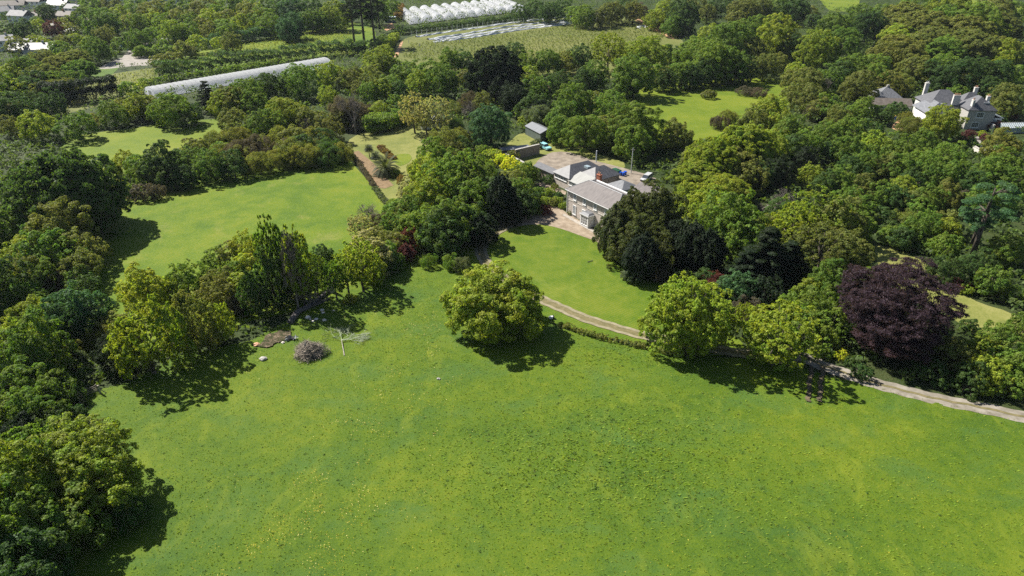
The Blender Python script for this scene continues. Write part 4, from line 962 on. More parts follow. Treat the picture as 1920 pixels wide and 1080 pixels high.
vehicle('people_carrier', G(1212, 338, 0), hd((1224,329),(1199,346)), 4.7, 1.85,
        [(-.5,.38),(.5,.38),(.5,.8),(.45,.95),(.28,1.08),(-.5,1.08)], [(-.49,1.06),(.32,1.06),(.14,1.66),(-.45,1.7)], CARS,
        'silver people carrier parked in shade behind the mansion', (-.3, .32))
def bin_(px, py, mat, lid, label):
    e = empty('wheelie_bin', G(px, py), .3, label=label, cat='bin')
    MB().add([(-.25,-.3,.05),(.25,-.3,.05),(.25,.3,.05),(-.25,.3,.05),(-.32,-.38,1.0),(.32,-.38,1.0),(.32,.38,1.0),(-.32,.38,1.0)], [(3,2,1,0),(0,1,5,4),(1,2,6,5),(2,3,7,6),(3,0,4,7),(4,5,6,7)]).obj('bin_body', mat, e)
    MB().box(-.35, .35, -.42, .40, 1.003, 1.1).obj('lid', lid, e)
    for s in (-1, 1): MB().tube((s*.2, .32, .12), (s*.28, .32, .12), .12, .12, 8).obj('wheel', RUBBER, e)
bin_(1163, 329, BLUEP, BLUEP, 'left one of the three blue bins behind the mansion')
bin_(1168, 330, BLUEP, BLUEP, 'middle one of the three blue bins behind the mansion')
bin_(1172, 328, BLUEP, BLUEP, 'right one of the three blue bins behind the mansion')
e = empty('oil_tank', G(1156, 326), RZ, label='dark green plastic oil tank left of the blue bins', cat='tank')
MB().box(-1.3, 1.3, -.65, .65, .25, 1.4).obj('tank_body', GREENP, e); MB().box(-1.1, 1.1, -.5, .5, 0, .247).obj('plinth', GREYST, e); MB().tube((.4,0,1.4),(.4,0,1.55),.16,.16,8).obj('filler_cap', RUBBER, e)
e = empty('utility_pole', G(1183, 325), label='tall thin timber utility pole standing against the dark trees', cat='pole')
MB().tube((0,0,0),(0,0,7.6),.14,.10,8).obj('pole', POSTM, e); MB().box(-.6,.6,-.05,.05,7.0,7.12).obj('crossarm', WOOD, e)
# white marquee seen through the willow
e = empty('marquee', G(808, 240), .25, label='white canvas marquee half hidden behind the cream green tree', cat='tent')
MB().gable_wall(-3.4, 3.4, -1.8, 1.8, 0, 2.2, 2.3).obj('wall', WHITE, e); MB().hip(-3.6, 3.6, -2.0, 2.0, 2.25, 4.2, 1.5, .05).obj('roof', WHITE, e); keepout(e, -4, 4, -3, 3)

# --- palms ---------------------------------------------------------
def palm(name, px, py, trunk_h, fr_len, nf, label, col, droop=1.0, wdt=.35):
    e = empty(name, G(px, py), R.uniform(0, 6), label=label, cat='palm')
    MB().tube((0,0,0),(0,0,trunk_h), .35 if fr_len > 3 else .13, .3 if fr_len > 3 else .1, 8).obj('trunk', BARK, e)
    rs = np.random.RandomState(int(px)); Q = []
    for i in range(nf):
        a = i*2.4; el = .15+1.25*(i/nf); L = fr_len*rs.uniform(.8, 1.1); p = np.array([0, 0, trunk_h]); d = np.array([math.cos(a)*math.cos(el), math.sin(a)*math.cos(el), math.sin(el)])
        side = np.array([-math.sin(a), math.cos(a), 0]); seg = 9
        for j in range(seg):
            d2 = d-np.array([0, 0, droop*.17]); d2 /= np.linalg.norm(d2); q = p+d2*L/seg; w0 = wdt*math.sin(math.pi*(j+.6)/(seg+.6))
            for s in (-1, 1):
                tip = q+side*s*w0*2.2+d2*w0*1.2-np.array([0,0,.15*w0]); Q += [p, p+d2*L/seg*.45, tip, tip-d2*.03]
                tip = q+side*s*w0*2.2+d2*w0*2.0-np.array([0,0,.15*w0]); Q += [p+d2*L/seg*.5, q, tip, tip-d2*.03]
            p, d = q, d2
    cr = link('fronds', np_mesh('fronds', np.array(Q), 4, LEAF), e); cr.color = (*col, 1)
palm('date_palm', 725, 327, 1.6, 5.4, 60, 'large dark date palm with long arching fronds on the garden lawn', (.05,.065,.022), 1.2)
palm('fan_palm', 705, 303, 1.6, 1.7, 26, 'small dark palm between the large date palm and the round-headed one', (.03,.045,.03), .8)
palm('fan_palm', 693, 295, 2.6, 1.5, 34, 'round-headed slender palm leftmost on the garden lawn', (.035,.05,.03), 1.0)
palm('cabbage_palm', 1025, 192, 5.0, 2.2, 30, 'tall slender palm with a shaggy brown head against dark trees behind the steel shed', (.09,.08,.05), 1.3)

# --- stone villa at the right --------------------------------------
vp = G(1832, 243); vil = empty('stone_villa', vp, math.radians(-6), label='large grey stone villa with steep slate roofs, dormers and tall white chimneys', cat='villa')
keepout(vil, -29, 14, -2, 27)
MB().box(-4.6, 4.2, 0, 9, -.2, 6.6).obj('front_wall', GREYST, vil)
MB().hip(-5.0, 4.6, -.4, 9.4, 6.7, 10.6, 3.6, .15, axis='y').obj('front_roof', SLATE, vil)
for x, z in ((-1.2, 4.1), (-1.9, .7)): window(vil, x+.6, -.02, z, 2.5, 1.9, 0, 4, 2, .16)
MB().box(.2, 2.2, 1.4, 3.0, 7.6, 9.1).obj('dormer', LEAD, vil); window(vil, 1.2, 1.38, 7.7, 1.3, 1.2, 0, 2, 2, .12)
MB().box(-14.5, -4.603, 7, 19, -.2, 6.2).obj('main_wall', CREAM, vil)
MB().hip(-15, -1.5, 6.6, 19.4, 6.3, 10.6, 5.2, .15).obj('main_roof', SLATE, vil)
MB().box(-17, -8.6, 2.5, 12, -.2, 4.6).obj('side_wall', WHITE, vil); MB().hip(-17.5, -8.1, 2.1, 14, 4.7, 7.9, 2.5, .15, axis='y').obj('side_roof', SLATEP, vil)
for y in (5.2, 8.4):
    MB().box(-11.9, -10.3, y, y+1.3, 6.0, 7.3).obj('dormer', LEAD, vil); window(vil, -11.1, y-.02, 6.1, 1.3, 1.0, 0, 2, 1, .08)
for x in (-15, -12.8, -10.6): window(vil, x, 2.48, 2.8, 1.1, 1.4); window(vil, x, 2.48, .6, 1.1, 1.5)
MB().box(-3, 5, 9.4, 16, -.2, 6.4).obj('back_wall', GREYST, vil); MB().hip(-3.4, 5.4, 9.0, 16.4, 6.5, 10.0, 3.6, .15).obj('back_roof', SLATE, vil)
chimney(vil, -12.4, 18, 7.0, 4.6, 1.3, 1.0, 2, CREAM, WHITE); chimney(vil, -6.2, 7.4, 6.6, 3.2, 2.3, .8, 5, CREAM, TERRA)
chimney(vil, -3.4, 1.4, 6.8, 2.9, .7, 1.2, 2, CREAM, TERRA); chimney(vil, 3.4, 15.2, 8.0, 3.0, 1.2, .9, 2, CREAM, TERRA); chimney(vil, 6.0, 10.6, 5.6, 3.4, 1.1, .9, 2, CREAM, TERRA)
MB().box(4.203, 8.6, 3, 8, -.2, 3.4).obj('conservatory_wall', GLASSL, vil)
MB().add([(4.2,2.8,5.0),(9.0,2.8,3.45),(9.0,8.2,3.45),(4.2,8.2,5.0),(4.2,2.8,4.9),(9.0,2.8,3.35),(9.0,8.2,3.35),(4.2,8.2,4.9)], [(0,1,2,3),(7,6,5,4),(0,4,5,1),(1,5,6,2),(2,6,7,3),(3,7,4,0)]).obj('conservatory_roof', GLASSL, vil)
q = MB()
for i in range(8): y = 2.8+i*.77; q.add([(4.2,y-.06,5.03),(9.05,y-.06,3.48),(9.05,y+.06,3.48),(4.2,y+.06,5.03),(4.2,y-.06,5.12),(9.05,y-.06,3.57),(9.05,y+.06,3.57),(4.2,y+.06,5.12)], [(3,2,1,0),(4,5,6,7),(0,1,5,4),(1,2,6,5),(2,3,7,6),(3,0,4,7)])
q.obj('glazing_bars', WHITE, vil)
MB().box(-28, -14.503, 20, 26, -.2, 2.8).obj('link_wall', CREAM, vil); MB().hip(-28.3, -14.3, 19.6, 26.4, 2.9, 4.9, 0, .12, (0, 0)).obj('link_roof', TILE, vil)
an = empty('annexe', G(1664, 198), math.radians(-8), label='small annexe with a pyramid slate roof left of the villa link', cat='outbuilding'); keepout(an, -6, 6, -2, 9)
MB().box(-5, 4.6, 0, 8, -.2, 2.9).obj('wall', CREAM, an); MB().hip(-5.4, 5.0, -.4, 8.4, 3.0, 6.6, 5.0, .12).obj('roof', SLATEP, an); MB().box(-.6, .2, 3.6, 4.4, 6.4, 7.1).obj('chimney', GREYST, an)
window(an, 2.8, -.02, 1.0, 1.2, 1.2); window(an, -2, -.02, 1.0, 1.2, 1.2)
ghp = G(1903, 250); gh = empty('greenhouse', ghp, math.radians(5), label='white framed glass greenhouse at the right edge beside the villa', cat='greenhouse')
MB().gable_wall(-4.5, 6, 0, 4.2, 0, 1.9, 3.1).obj('glass', GLASSL, gh); q = MB()
for i in range(15):
    x = -4.5+i*.75
    for a_, b_ in (((x,-.03,0),(x,-.03,1.9)), ((x,-.03,1.93),(x,2.1,3.15)), ((x,2.1,3.15),(x,4.23,1.93)), ((x,4.23,0),(x,4.23,1.93))): q.tube(a_, b_, .045, .045, 4)
q.tube((-4.5,2.1,3.15),(6,2.1,3.15),.06,.06,4).tube((-4.5,-.03,1.93),(6,-.03,1.93),.06,.06,4).obj('frame', WHITE, gh)
wall_run([(1824,283),(1838,292),(1864,290),(1868,280)], 1.6, .6, STONE, 'curved stone terrace wall in the garden below the villa', name='terrace_wall')
wall_run([(1848,236),(1860,248)], 2.4, .5, STONE, 'short pale garden wall running down from the corner of the villa')
wall_run([(1690,423),(1705,428),(1722,430)], .8, .5, STONE, 'small low stone wall hidden in the tangled wood', name='low_wall')
e = empty('paddling_pool', G(1687, 224), .3, label='bright blue round paddling pool on the patch left of the villa', cat='paddling pool')
MB().tube((0,0,0),(0,0,.7),1.7,1.75,20).obj('pool_wall', BLUEP, e); MB().tube((0,0,.703),(0,0,.8),1.6,1.6,20).obj('cover', flat('light_blue', (.08,.3,.7)), e)
e = empty('garden_toy', G(1679, 220), .8, label='yellow and orange garden play slide beside the blue paddling pool', cat='toy')
MB().add([(-1.2,-.3,.1),(-1.2,.3,.1),(.5,.3,1.3),(.5,-.3,1.3),(-1.2,-.3,.2),(-1.2,.3,.2),(.5,.3,1.4),(.5,-.3,1.4)], [(0,1,2,3),(7,6,5,4),(0,3,7,4),(1,5,6,2),(0,4,5,1),(3,2,6,7)]).obj('slide', YELP, e)
MB().box(.5,.9,-.4,.4,0,1.3).obj('ladder', flat('orange_plastic', (.6,.2,.04)), e)
cb = empty('timber_cabin', G(1524, 52), math.radians(20), label='new timber cabin with a pale metal roof at the top edge wood', cat='cabin'); keepout(cb, -6, 10, -3, 10)
MB().gable_wall(-4, 4, 0, 12, 0, 3, 4.8, 'y').obj('wall', PINEW, cb); MB().hip(-4.5, 4.5, -1.2, 12.4, 3.1, 5.0, 0, .2, (0, 0), axis='y').obj('roof', SLATEP, cb)
window(cb, 0, -.02, 1.2, 2.2, 1.6, 0, 2, 1, .12, PINEW)

# --- town houses -----------------------------------------------------
PALER = simple('pale_tile_roof', (.20,.20,.205), (.29,.29,.295), .8, .7, coord='o'); REDR = simple('red_tile_roof', (.22,.12,.09), (.32,.19,.15), .8, .7, coord='o')
def house(px, py, L, D, he, rise, rz, wall, roof, label, two=True, name='house', gable=True):
    e = empty(name, G(px, py), math.radians(rz), label=label, cat='house' if name == 'house' else name)
    (MB().gable_wall(-L/2, L/2, 0, D, -.2, he, he+rise*.97) if gable else MB().box(-L/2, L/2, 0, D, -.2, he)).obj('wall', wall, e)
    MB().hip(-L/2-.3, L/2+.3, -.35, D+.35, he+.05, he+rise+.1, 0 if gable else D/2, .12, (0, 0) if gable else (1, 1)).obj('roof', roof, e)
    n = max(2, int(L/4))
    for i in range(n):
        x = -L/2+L*(i+.5)/n; window(e, x, -.02, .9, 1.5, 1.3, 0, 2, 1, .1, WHITE)
        if he > 4: window(e, x, -.02, 3.5, 1.5, 1.2, 0, 2, 1, .1, WHITE)
    window(e, -L/2-.02, D/2, .9, 1.3, 1.3, -math.pi/2, 2, 1, .1)
    chimney(e, L/4, D/2, he+rise*.8, 1.4, .9, .6, 2, BRICK if R.random() < .5 else CREAM)
    keepout(e, -L/2-1, L/2+1, -1.5, D+1)
    e['group'] = 'houses of the far town'; return e
TH = [(18,24,22,8,5,3,12,CREAM,TILE,'long brown roofed terrace at the top left corner of the town'),
 (55,16,20,8,5,2.8,-8,WHITE,TILE,'brown roofed white terrace beside the dark tree in the far town'),
 (12,36,12,8,5,3,25,WHITE,PALER,'white house with a pale roof at the left frame edge of the town'),
 (32,44,14,9,4.8,3,-15,WHITE,PALER,'white gabled house left of the lime tree in the far town'),
 (52,40,18,9,2.8,2.6,8,CREAM,TILE,'long brown roofed bungalow below the dark tree in the far town'),
 (108,24,15,8,5.2,3,-4,WHITE,SLATEP,'white two storey house with grey roof right of the dark tree in town'),
 (100,38,24,9,2.8,2.6,2,CREAM,TILE,'broad brown roofed bungalow behind the dark red tree'),
 (135,30,12,8,5,2.6,-20,WHITE,PALER,'white house left of the big rounded tree in the far town'),
 (142,8,14,8,5,3,10,CREAM,SLATEP,'pale house at the top edge above the big rounded town tree'),
 (95,6,16,8,5,3,-5,CREAM,TILE,'brown roofed house at the top edge of the far town'),
 (215,6,34,9,4.6,2.6,2,WHITE,SLATEP,'long pale school-like block at the top edge of the town'),
 (285,8,22,9,4.6,2.6,-4,CREAM,TILE,'long cream house at the top edge right of the pale block'),
 (325,6,20,9,4.6,2.6,6,WHITE,TILE,'white house at the top edge among the rightmost town trees'),
 (6,96,12,9,5.2,2.4,28,WHITE,PALER,'white house with flat bright roof at the left edge above the wood'),
 (27,94,10,7,3.2,1.6,-14,WHITE,PALER,'low white extension right of the white house at the left edge'),
 (58,104,22,9,2.8,2.8,5,CREAM,SLATE,'grey roofed bungalow at the edge of the far left wood'),
 (50,88,12,6,2.8,1.2,3,WHITE,PALER,'small white flat roofed house behind the grey roofed bungalow'),
 (-20,60,18,9,5,3,10,CREAM,TILE,'brown roofed house beyond the left frame edge')]
for t in TH[:-1]: house(*t)
house(272, 94, 9.5, 13, 2.8, 2.0, 62, BLUEW, TILE, 'blue walled bungalow with brown roof beside the pale car park')
house(345, 80, 9.5, 15, 2.8, 2.0, 62, CREAM, TILE, 'cream bungalow with brown roof right of the blue bungalow')
house(318, 84, 7, 5, 2.4, 1.0, 20, WHITE, PALER, 'small white outbuilding between the blue and the cream bungalow')
house(412, 65, 8, 5, 3.0, .5, 5, WHITE, PALER, 'white flat roofed hut right of the cream bungalow', gable=False)
house(413, 56, 9, 5, 3.0, .5, 5, WHITE, PALER, 'pale hut partly hidden behind the white flat roofed hut', gable=False)
e = empty('marquee', G(136, 64), 0, label='white peaked garden tent right of the dark red town tree', cat='tent')
m = MB(); n = 10; Rr = 4.2
m.add([(math.cos(i*6.283/n)*Rr, math.sin(i*6.283/n)*Rr, 2.3) for i in range(n)]+[(math.cos(i*6.283/n)*1.3, math.sin(i*6.283/n)*1.3, 3.6) for i in range(n)]+[(0,0,5.4)],
      [(i, (i+1) % n, n+(i+1) % n, n+i) for i in range(n)]+[(n+i, n+(i+1) % n, 2*n) for i in range(n)]); m.obj('canopy', WHITE, e)
for i in range(0, n, 2): MB().tube((math.cos(i*6.283/n)*Rr*.97, math.sin(i*6.283/n)*Rr*.97, 0), (math.cos(i*6.283/n)*Rr*.97, math.sin(i*6.283/n)*Rr*.97, 2.3), .06, .06, 6).obj('pole', WHITE, e)
sheet('road', [(60,60),(130,44),(240,28),(240,24),(120,38),(55,52)], GREYG, .1, smooth=0)
# box van and cabin by the clay patch
e = empty('blue_cabin', G(732, 42), math.radians(12), label='dark blue site cabin with a pale roof by the tall pines', cat='cabin')
MB().box(-3.6, 3.6, -1.5, 1.5, .1, 3.4).obj('wall', flat('navy_paint', (.07,.11,.17)), e); MB().box(-3.8, 3.8, -1.7, 1.7, 3.403, 3.6).obj('roof', simple('pale_sheet', (.4,.48,.58), (.5,.58,.66), 1), e)
window(e, -1.5, -1.52, 1.5, 1.1, 1.0, 0, 2, 1); MB().box(1, 2, -1.56, -1.503, .1, 2.2).obj('door', GREYP, e)
# bench or trailer row near car park
for i in range(3):
    e = empty('picnic_table', G(287+i*5, 101), .1, label=('left one','middle one','right one')[i]+' of three white tables in front of the hedge by the pale car park', cat='table'); e['group'] = 'white tables by the car park'
    MB().box(-.9,.9,-.4,.4,.72,.8).obj('table_top', WHITE, e)
    for s in (-1, 1): MB().box(s*.7-.05, s*.7+.05, -.35, .35, 0, .717).obj('leg', WHITE, e)

# --- polytunnels -----------------------------------------------------
def hoop(Wd, L, Ht, n=12, seg=1, sag=0.0, ends=True):
    m = MB(); rows = []
    ns = seg*2
    for j in range(ns+1):
        f = 1-(sag if j % 2 else 0)
        for i in range(n+1):
            a = math.pi*i/n; m.v.append((math.cos(a)*Wd/2*(1-(1-f)*.5), L*j/ns, math.sin(a)**.85*Ht*f if 0 < i < n else 0))
    for j in range(ns):
        for i in range(n): a = j*(n+1)+i; m.f.append((a, a+1, a+n+2, a+n+1))
    if ends: m.f.append(tuple(range(n+1))); m.f.append(tuple(range(ns*(n+1)+n, ns*(n+1)-1, -1)))
    return m
NA = G(768, 46); NB = G(985, 20); row = (NB-NA); ang = math.atan2(row.y, row.x)
bl = empty('polytunnel_block', NA, ang, label='block of white domed polytunnels joined side by side at the top edge', cat='polytunnel')
nT = 11; ww = row.length/nT; ax = (G(786,23)-G(812,41)); al = ax.length
sh_ = ax.x*math.cos(ang)+ax.y*math.sin(ang); sl = -ax.x*math.sin(ang)+ax.y*math.cos(ang)
for i in range(nT):
    m = hoop(ww*.99, 1.0, 4.6, 12, 5, .006)
    m.v = [(x+sh_*y, sl*y, z) for x, y, z in m.v]; t = m.obj('tunnel', FILM, bl, smooth=False); t.location = (ww*(i+.5), 0, 0)
    q = MB()
    for j in range(0, 11, 2):
        for k in range(12):
            a0, a1 = math.pi*k/12, math.pi*(k+1)/12; y = j/10
            q.tube((math.cos(a0)*ww*.497+sh_*y, sl*y, math.sin(a0)**.85*4.66 if k else 0), (math.cos(a1)*ww*.497+sh_*y, sl*y, math.sin(a1)**.85*4.66 if k < 11 else 0), .02, .02, 3, False)
    q.obj('hoops', POSTM, t)
lt0 = G(283, 180); lt1 = G(612, 122); d = lt1-lt0; L = d.length
lt = empty('long_polytunnel', lt0, math.atan2(d.y, d.x)-math.pi/2, label='very long white polytunnel with puckered film crossing the left fields', cat='polytunnel')
hoop(11.5, L, 3.7, 12, int(L/2.2), .035).obj('cover', FILM, lt)
MB().box(-1.2, 1.2, -.12, -.003, 0, 2.4).obj('door', flat('dull_film', (.5,.52,.53)), lt)
keepout(lt, -6, 6, -2, L+2)

# --- fleece strips and posts in the upper field ------------------------
def strip(px, width, label, seed):
    rs = random.Random(seed); pts = smooth_poly([G(*p) for p in px], 10, False); m = MB(); o = pts[0]; n = len(pts)
    prof = 7
    for i, p in enumerate(pts):
        d = (pts[min(i+1, n-1)]-pts[max(0, i-1)]).normalized(); s = Vector((-d.y, d.x, 0)); ww_ = width*rs.uniform(.7, 1.15); hh = rs.uniform(.45, 1.0)
        for k in range(prof):
            t = -1+2*k/(prof-1); q = p-o+s*t*ww_/2; m.v.append((q.x, q.y, .12+hh*(1-t*t)*rs.uniform(.6, 1.2)))
    for i in range(n-1):
        for k in range(prof-1): a = i*prof+k; m.f.append((a, a+prof, a+prof+1, a+1))
    e = m.obj('fleece_strip', FLEECE, None, label=label, cat='fleece'); e.location = o; e['group'] = 'white fleece strips over the crop rows'
strip([(780,70),(830,62),(900,52),(980,41),(1060,33),(1110,28)], 2.6, 'highest of the four white fleece strips across the upper field', 1)
strip([(802,75),(860,66),(930,54),(1000,45),(1070,37),(1115,31)], 2.6, 'second highest white fleece strip across the upper field', 2)
strip([(815,76),(880,67),(950,56),(1020,47),(1080,41),(1130,34)], 3.2, 'third white fleece strip down across the upper field', 3)
strip([(812,80),(870,73),(940,62),(1010,52),(1070,45),(1140,33)], 2.6, 'lowest of the white fleece strips across the upper field', 4)
strip([(1085,31),(1110,25),(1130,27),(1142,33)], 6, 'wide bunched heap of white fleece at the right end of the strips', 5)
strip([(1194,54),(1203,50),(1216,52)], 3.5, 'small crumpled white sheet lying alone near the clay track', 6)
def field_post(px, py, h, lab):
    e = link('field_post', PM[0], None, label=lab, cat='post'); e.location = G(px, py); e['group'] = 'thin pale posts along the upper field'; e.scale = (1, 1, h/3)
PM = [MB().tube((0,0,0),(0,0,3),.13,.11,6).tube((-.4,0,2.9),(.4,0,2.9),.05,.05,4).mesh('field_post', POSTM)]
for i in range(36):
    f = i/35; x = 772+f*(1105-772); y = 68-f*34-8*math.sin(f*3.1)*.5+2
    field_post(x, y, 3.6, 'one of the thin pale posts lined up along the top of the fleece field')
for i in range(9):
    f = i/8; field_post(762+f*100-(i % 2)*8, 74+(i % 4)*7+f*6, 2.2, 'one of the thin pale posts scattered at the left corner of the fleece field')
# crop rows in the upper fields
def crops(name, poly, spacing, hgt, col, label, angp):
    P = [G(*p) for p in poly]; xs = [p.x for p in P]; ys = [p.y for p in P]; ang = math.atan2((G(*angp[1])-G(*angp[0])).y, (G(*angp[1])-G(*angp[0])).x)
    rs = np.random.RandomState(9); cx0, cy0 = sum(xs)/len(xs), sum(ys)/len(ys); RR = 180; u = np.arange(-RR, RR, 1.5); v = np.arange(-RR, RR, spacing)
    U_, V_ = np.meshgrid(u, v); U_ = U_+rs.uniform(-.6, .6, U_.shape); V_ = V_+rs.uniform(-.2, .2, V_.shape)
    X = cx0+U_*math.cos(ang)-V_*math.sin(ang); Y = cy0+U_*math.sin(ang)+V_*math.cos(ang)
    k = inpoly(X, Y, [(p.x, p.y) for p in P]) & (rs.uniform(size=X.shape) < .8); X = X[k]; Y = Y[k]
    cl = np.stack([X, Y, np.full_like(X, hgt*.4), np.full_like(X, .7), np.full_like(X, .6), np.full_like(X, hgt*.6), X*0, X*0, X*0+.8, X*0+7], 1)
    q = leaves(cl, .33, 4, .4, .6); q[:, 2] = np.maximum(q[:, 2], .08)
    o = link(name, np_mesh(name, q, 4, LEAF), label=label, cat='crops', kind='stuff'); o.color = (*col, 1)
crops('fruit_crop', [(750,108),(770,82),(860,76),(1000,58),(1140,36),(1190,36),(1250,64),(1230,90),(1000,120),(850,125)], 2.4, .8, (.125,.155,.04), 'rows of low green crops in the upper field', ((760,100),(1000,72)))
crops('fruit_crop', [(325,130),(365,104),(450,86),(560,66),(650,50),(670,80),(560,100),(430,118)], 2.4, .7, (.18,.21,.045), 'rows of yellowish crops in the left sloping field', ((360,110),(560,75)))
crops('orchard_scrub', [(150,180),(185,152),(290,132),(290,160),(200,190),(100,215)], 2.6, 2.0, (.17,.19,.06), 'rows of pale bushy plants below the car park', ((180,170),(280,150)))

# ------------------------------------------------------------------ small things on the meadow
pb = G(582, 664)
e = empty('brush_pile', pb, label='round heap of cut grey branches on the meadow', cat='brush pile')
rs = random.Random(4); m = MB()
m.add(*(lambda v, f: (v, f))([(math.cos(a)*2.2*math.cos(b), math.sin(a)*2.0*math.cos(b), math.sin(b)*1.4) for b in (0, .5, 1.0, 1.4) for a in [i*6.283/12 for i in range(12)]], [(j*12+i, j*12+(i+1) % 12, (j+1)*12+(i+1) % 12, (j+1)*12+i) for j in range(3) for i in range(12)]))
m.obj('core', simple('twig_core', (.03,.025,.02), (.08,.07,.06), 4), e); m = MB()
for i in range(1100):
    a = rs.uniform(0, 6.283); b = rs.uniform(0, 1.45); rr = rs.uniform(.85, 1.08)*(1+.13*math.sin(3*a+1)+.08*math.sin(7*a)); p = Vector((math.cos(a)*2.6*math.cos(b), math.sin(a)*2.3*math.cos(b), .1+math.sin(b)*1.75))*rr
    n_ = Vector((rs.gauss(0, 1), rs.gauss(0, 1), rs.gauss(0, .5))).normalized()*rs.uniform(.3, .95); m.tube(p-n_, p+n_, rs.uniform(.015, .04), .012, 3, False)
m.obj('branches', simple('cut_branches', (.20,.17,.135), (.44,.38,.31), 3), e)
m = MB()
for i in range(5): m.tube((rs.uniform(-1,0), rs.uniform(-1,1), 1.5), (rs.uniform(-1.2,1), rs.uniform(-1,1.2), 2.5), .07, .04, 5)
m.obj('pale_limbs', BARKP, e)
# fallen pale tree
e = empty('fallen_tree', G(646, 668), label='fallen silvery leafless tree lying on the meadow beside the brush pile', cat='fallen tree')
b0 = G(646,668); b1 = G(641,642)-b0; b1.z = .45
MB().tube((0,0,.12), b1, .11, .06, 7).obj('trunk', BARKP, e); m = MB()
def spray(p, d, L, r, lev):
    q = p+d*L; q.z = max(q.z, .1); m.tube(p, q, r, r*.6, 3, False)
    if lev >= 5: return
    for _ in range(3): spray(p.lerp(q, rs.uniform(.5, 1)), (d+Vector((rs.gauss(0,.5), rs.gauss(0,.5), rs.gauss(0,.08)-.02))).normalized(), L*rs.uniform(.65, .9), max(.014, r*.6), lev+1)
for dd in ((1,.1,.04),(.8,.5,.05),(-.8,.5,.05),(-.3,1,.08),(.95,.3,.03),(.5,.8,.05)): spray(Vector(b1), Vector(dd).normalized(), 1.75, .05, 1)
m.obj('branches', simple('silver_twigs', (.2,.24,.15), (.33,.37,.26), 2), e)
# fallen rotting trunk under the trees
def rough_log(name, px, r0, r1, mat, label, zs=None, seed=1):
    rr = random.Random(seed); pts = smooth_poly([G(*p) for p in px], 5, False); o = pts[0]; e = empty(name, o, label=label, cat='log'); m = MB(); n = len(pts); K = 10
    for i, p in enumerate(pts):
        d = (pts[min(i+1, n-1)]-pts[max(0, i-1)]).normalized(); s = Vector((-d.y, d.x, 0)); r = r0+(r1-r0)*i/(n-1)
        for k in range(K): a = k*6.283/K; q = p-o+s*math.cos(a)*r*rr.uniform(.75, 1.2)+Vector((0,0,r*.75+math.sin(a)*r*rr.uniform(.75, 1.2))); m.v.append(tuple(q))
    for i in range(n-1):
        for k in range(K): m.f.append((i*K+k, i*K+(k+1) % K, (i+1)*K+(k+1) % K, (i+1)*K+k))
    m.f.append(tuple(range(K))[::-1]); m.f.append(tuple(range((n-1)*K, n*K))); m.obj('trunk', mat, e, True)
    m = MB()
    for i in range(9):
        p = pts[rr.randrange(n)]-o; m.tube(p+Vector((0,0,r0)), p+Vector((rr.uniform(-2,2), rr.uniform(-2,2), rr.uniform(.6,2))), .09, .03, 4)
    m.obj('broken_branch', mat, e); return e
rough_log('fallen_log', [(545,608),(560,588),(580,578),(600,562),(616,548)], .6, .38, DEAD, 'long dark rotting fallen trunk in shade at the meadow edge', seed=2)
rough_log('fallen_log', [(590,574),(604,568),(618,560)], .3, .2, DEAD, 'smaller grey log lying beside the long rotting trunk', seed=3)
e = empty('dead_stump', G(624, 548), label='tall pale splintered stump of a dead tree at the meadow edge', cat='stump')
m = MB().tube((0,0,-.1),(-.5,.1,2.5),.55,.38,8).tube((-.5,.1,2.5),(-1.0,.2,4.6),.38,.16,7).tube((-1.0,.2,4.6),(-1.35,.2,6.0),.16,.02,5).tube((.2,-.1,.4),(.5,-.2,2.4),.3,.04,6)
m.obj('trunk', simple('silver_dead_wood', (.34,.33,.28), (.52,.5,.44), 2, bstr=.5), e)
def rock(px, py, r, label, seed, mat=None):
    rr = random.Random(seed); m = MB(); K = 8
    for j, (z, q) in enumerate(((0,1),(.35,1.05),(.65,.7),(.8,.3))):
        for k in range(K): a = k*6.283/K; f = q*rr.uniform(.7, 1.2); m.v.append((math.cos(a)*r*f*1.2, math.sin(a)*r*f, z*r+.15))
    for j in range(3):
        for k in range(K): m.f.append((j*K+k, j*K+(k+1) % K, (j+1)*K+(k+1) % K, (j+1)*K+k))
    m.f.append(tuple(range(3*K, 4*K))); o_ = m.obj('rock', mat or STONE, None, label=label, cat='rock'); o_.location = G(px, py); o_['group'] = 'pale rocks by the fallen trunk'
PR = simple('white_rubble', (.55,.47,.40), (.78,.74,.68), 2)
for i, (x, y, r, t) in enumerate([(577,597,.45,'largest white rock beside the rotting trunk'),(582,600,.22,'small white rock touching the largest one'),(593,600,.33,'pale rock right of the largest one'),(587,604,.25,'pale rock just below the pair right of the largest'),
        (604,583,.36,'pinkish white rock uppermost by the trunk'),(606,588,.25,'small pink rock just under the uppermost'),(608,602,.35,'mottled pale rock at the right of the group'),(626,584,.2,'flat pale rock apart from the others on the right'),
        (531,644,.28,'small white rock left of the brush pile'),(494,675,.55,'flat pale boulder alone left of the brush pile'),(482,648,.5,'rust coloured boulder in shade at the wood edge'),(360,651,.3,'white rock under the lime green corner trees'),
        (822,712,.26,'pale grey stone lying alone in the middle of the meadow')]): rock(x, y, r, t, i, TERRA if i == 10 else GREYST if i in (9, 12) else PR)
e = empty('rubbish_heap', G(545, 637), .4, label='dark heap of metal scrap left of the brush pile', cat='scrap'); m = MB(); rr = random.Random(8)
for i in range(9): x, y = rr.uniform(-.9,.9), rr.uniform(-.6,.6); m.add([(x+rr.uniform(-.6,.6), y+rr.uniform(-.6,.6), .1+rr.uniform(0,.8)) for _ in range(4)], [(0,1,2,3)])
m.obj('sheets', LEAD, e); MB().box(-.8,.6,-.4,.4,.05,.4).obj('frame', RUBBER, e)
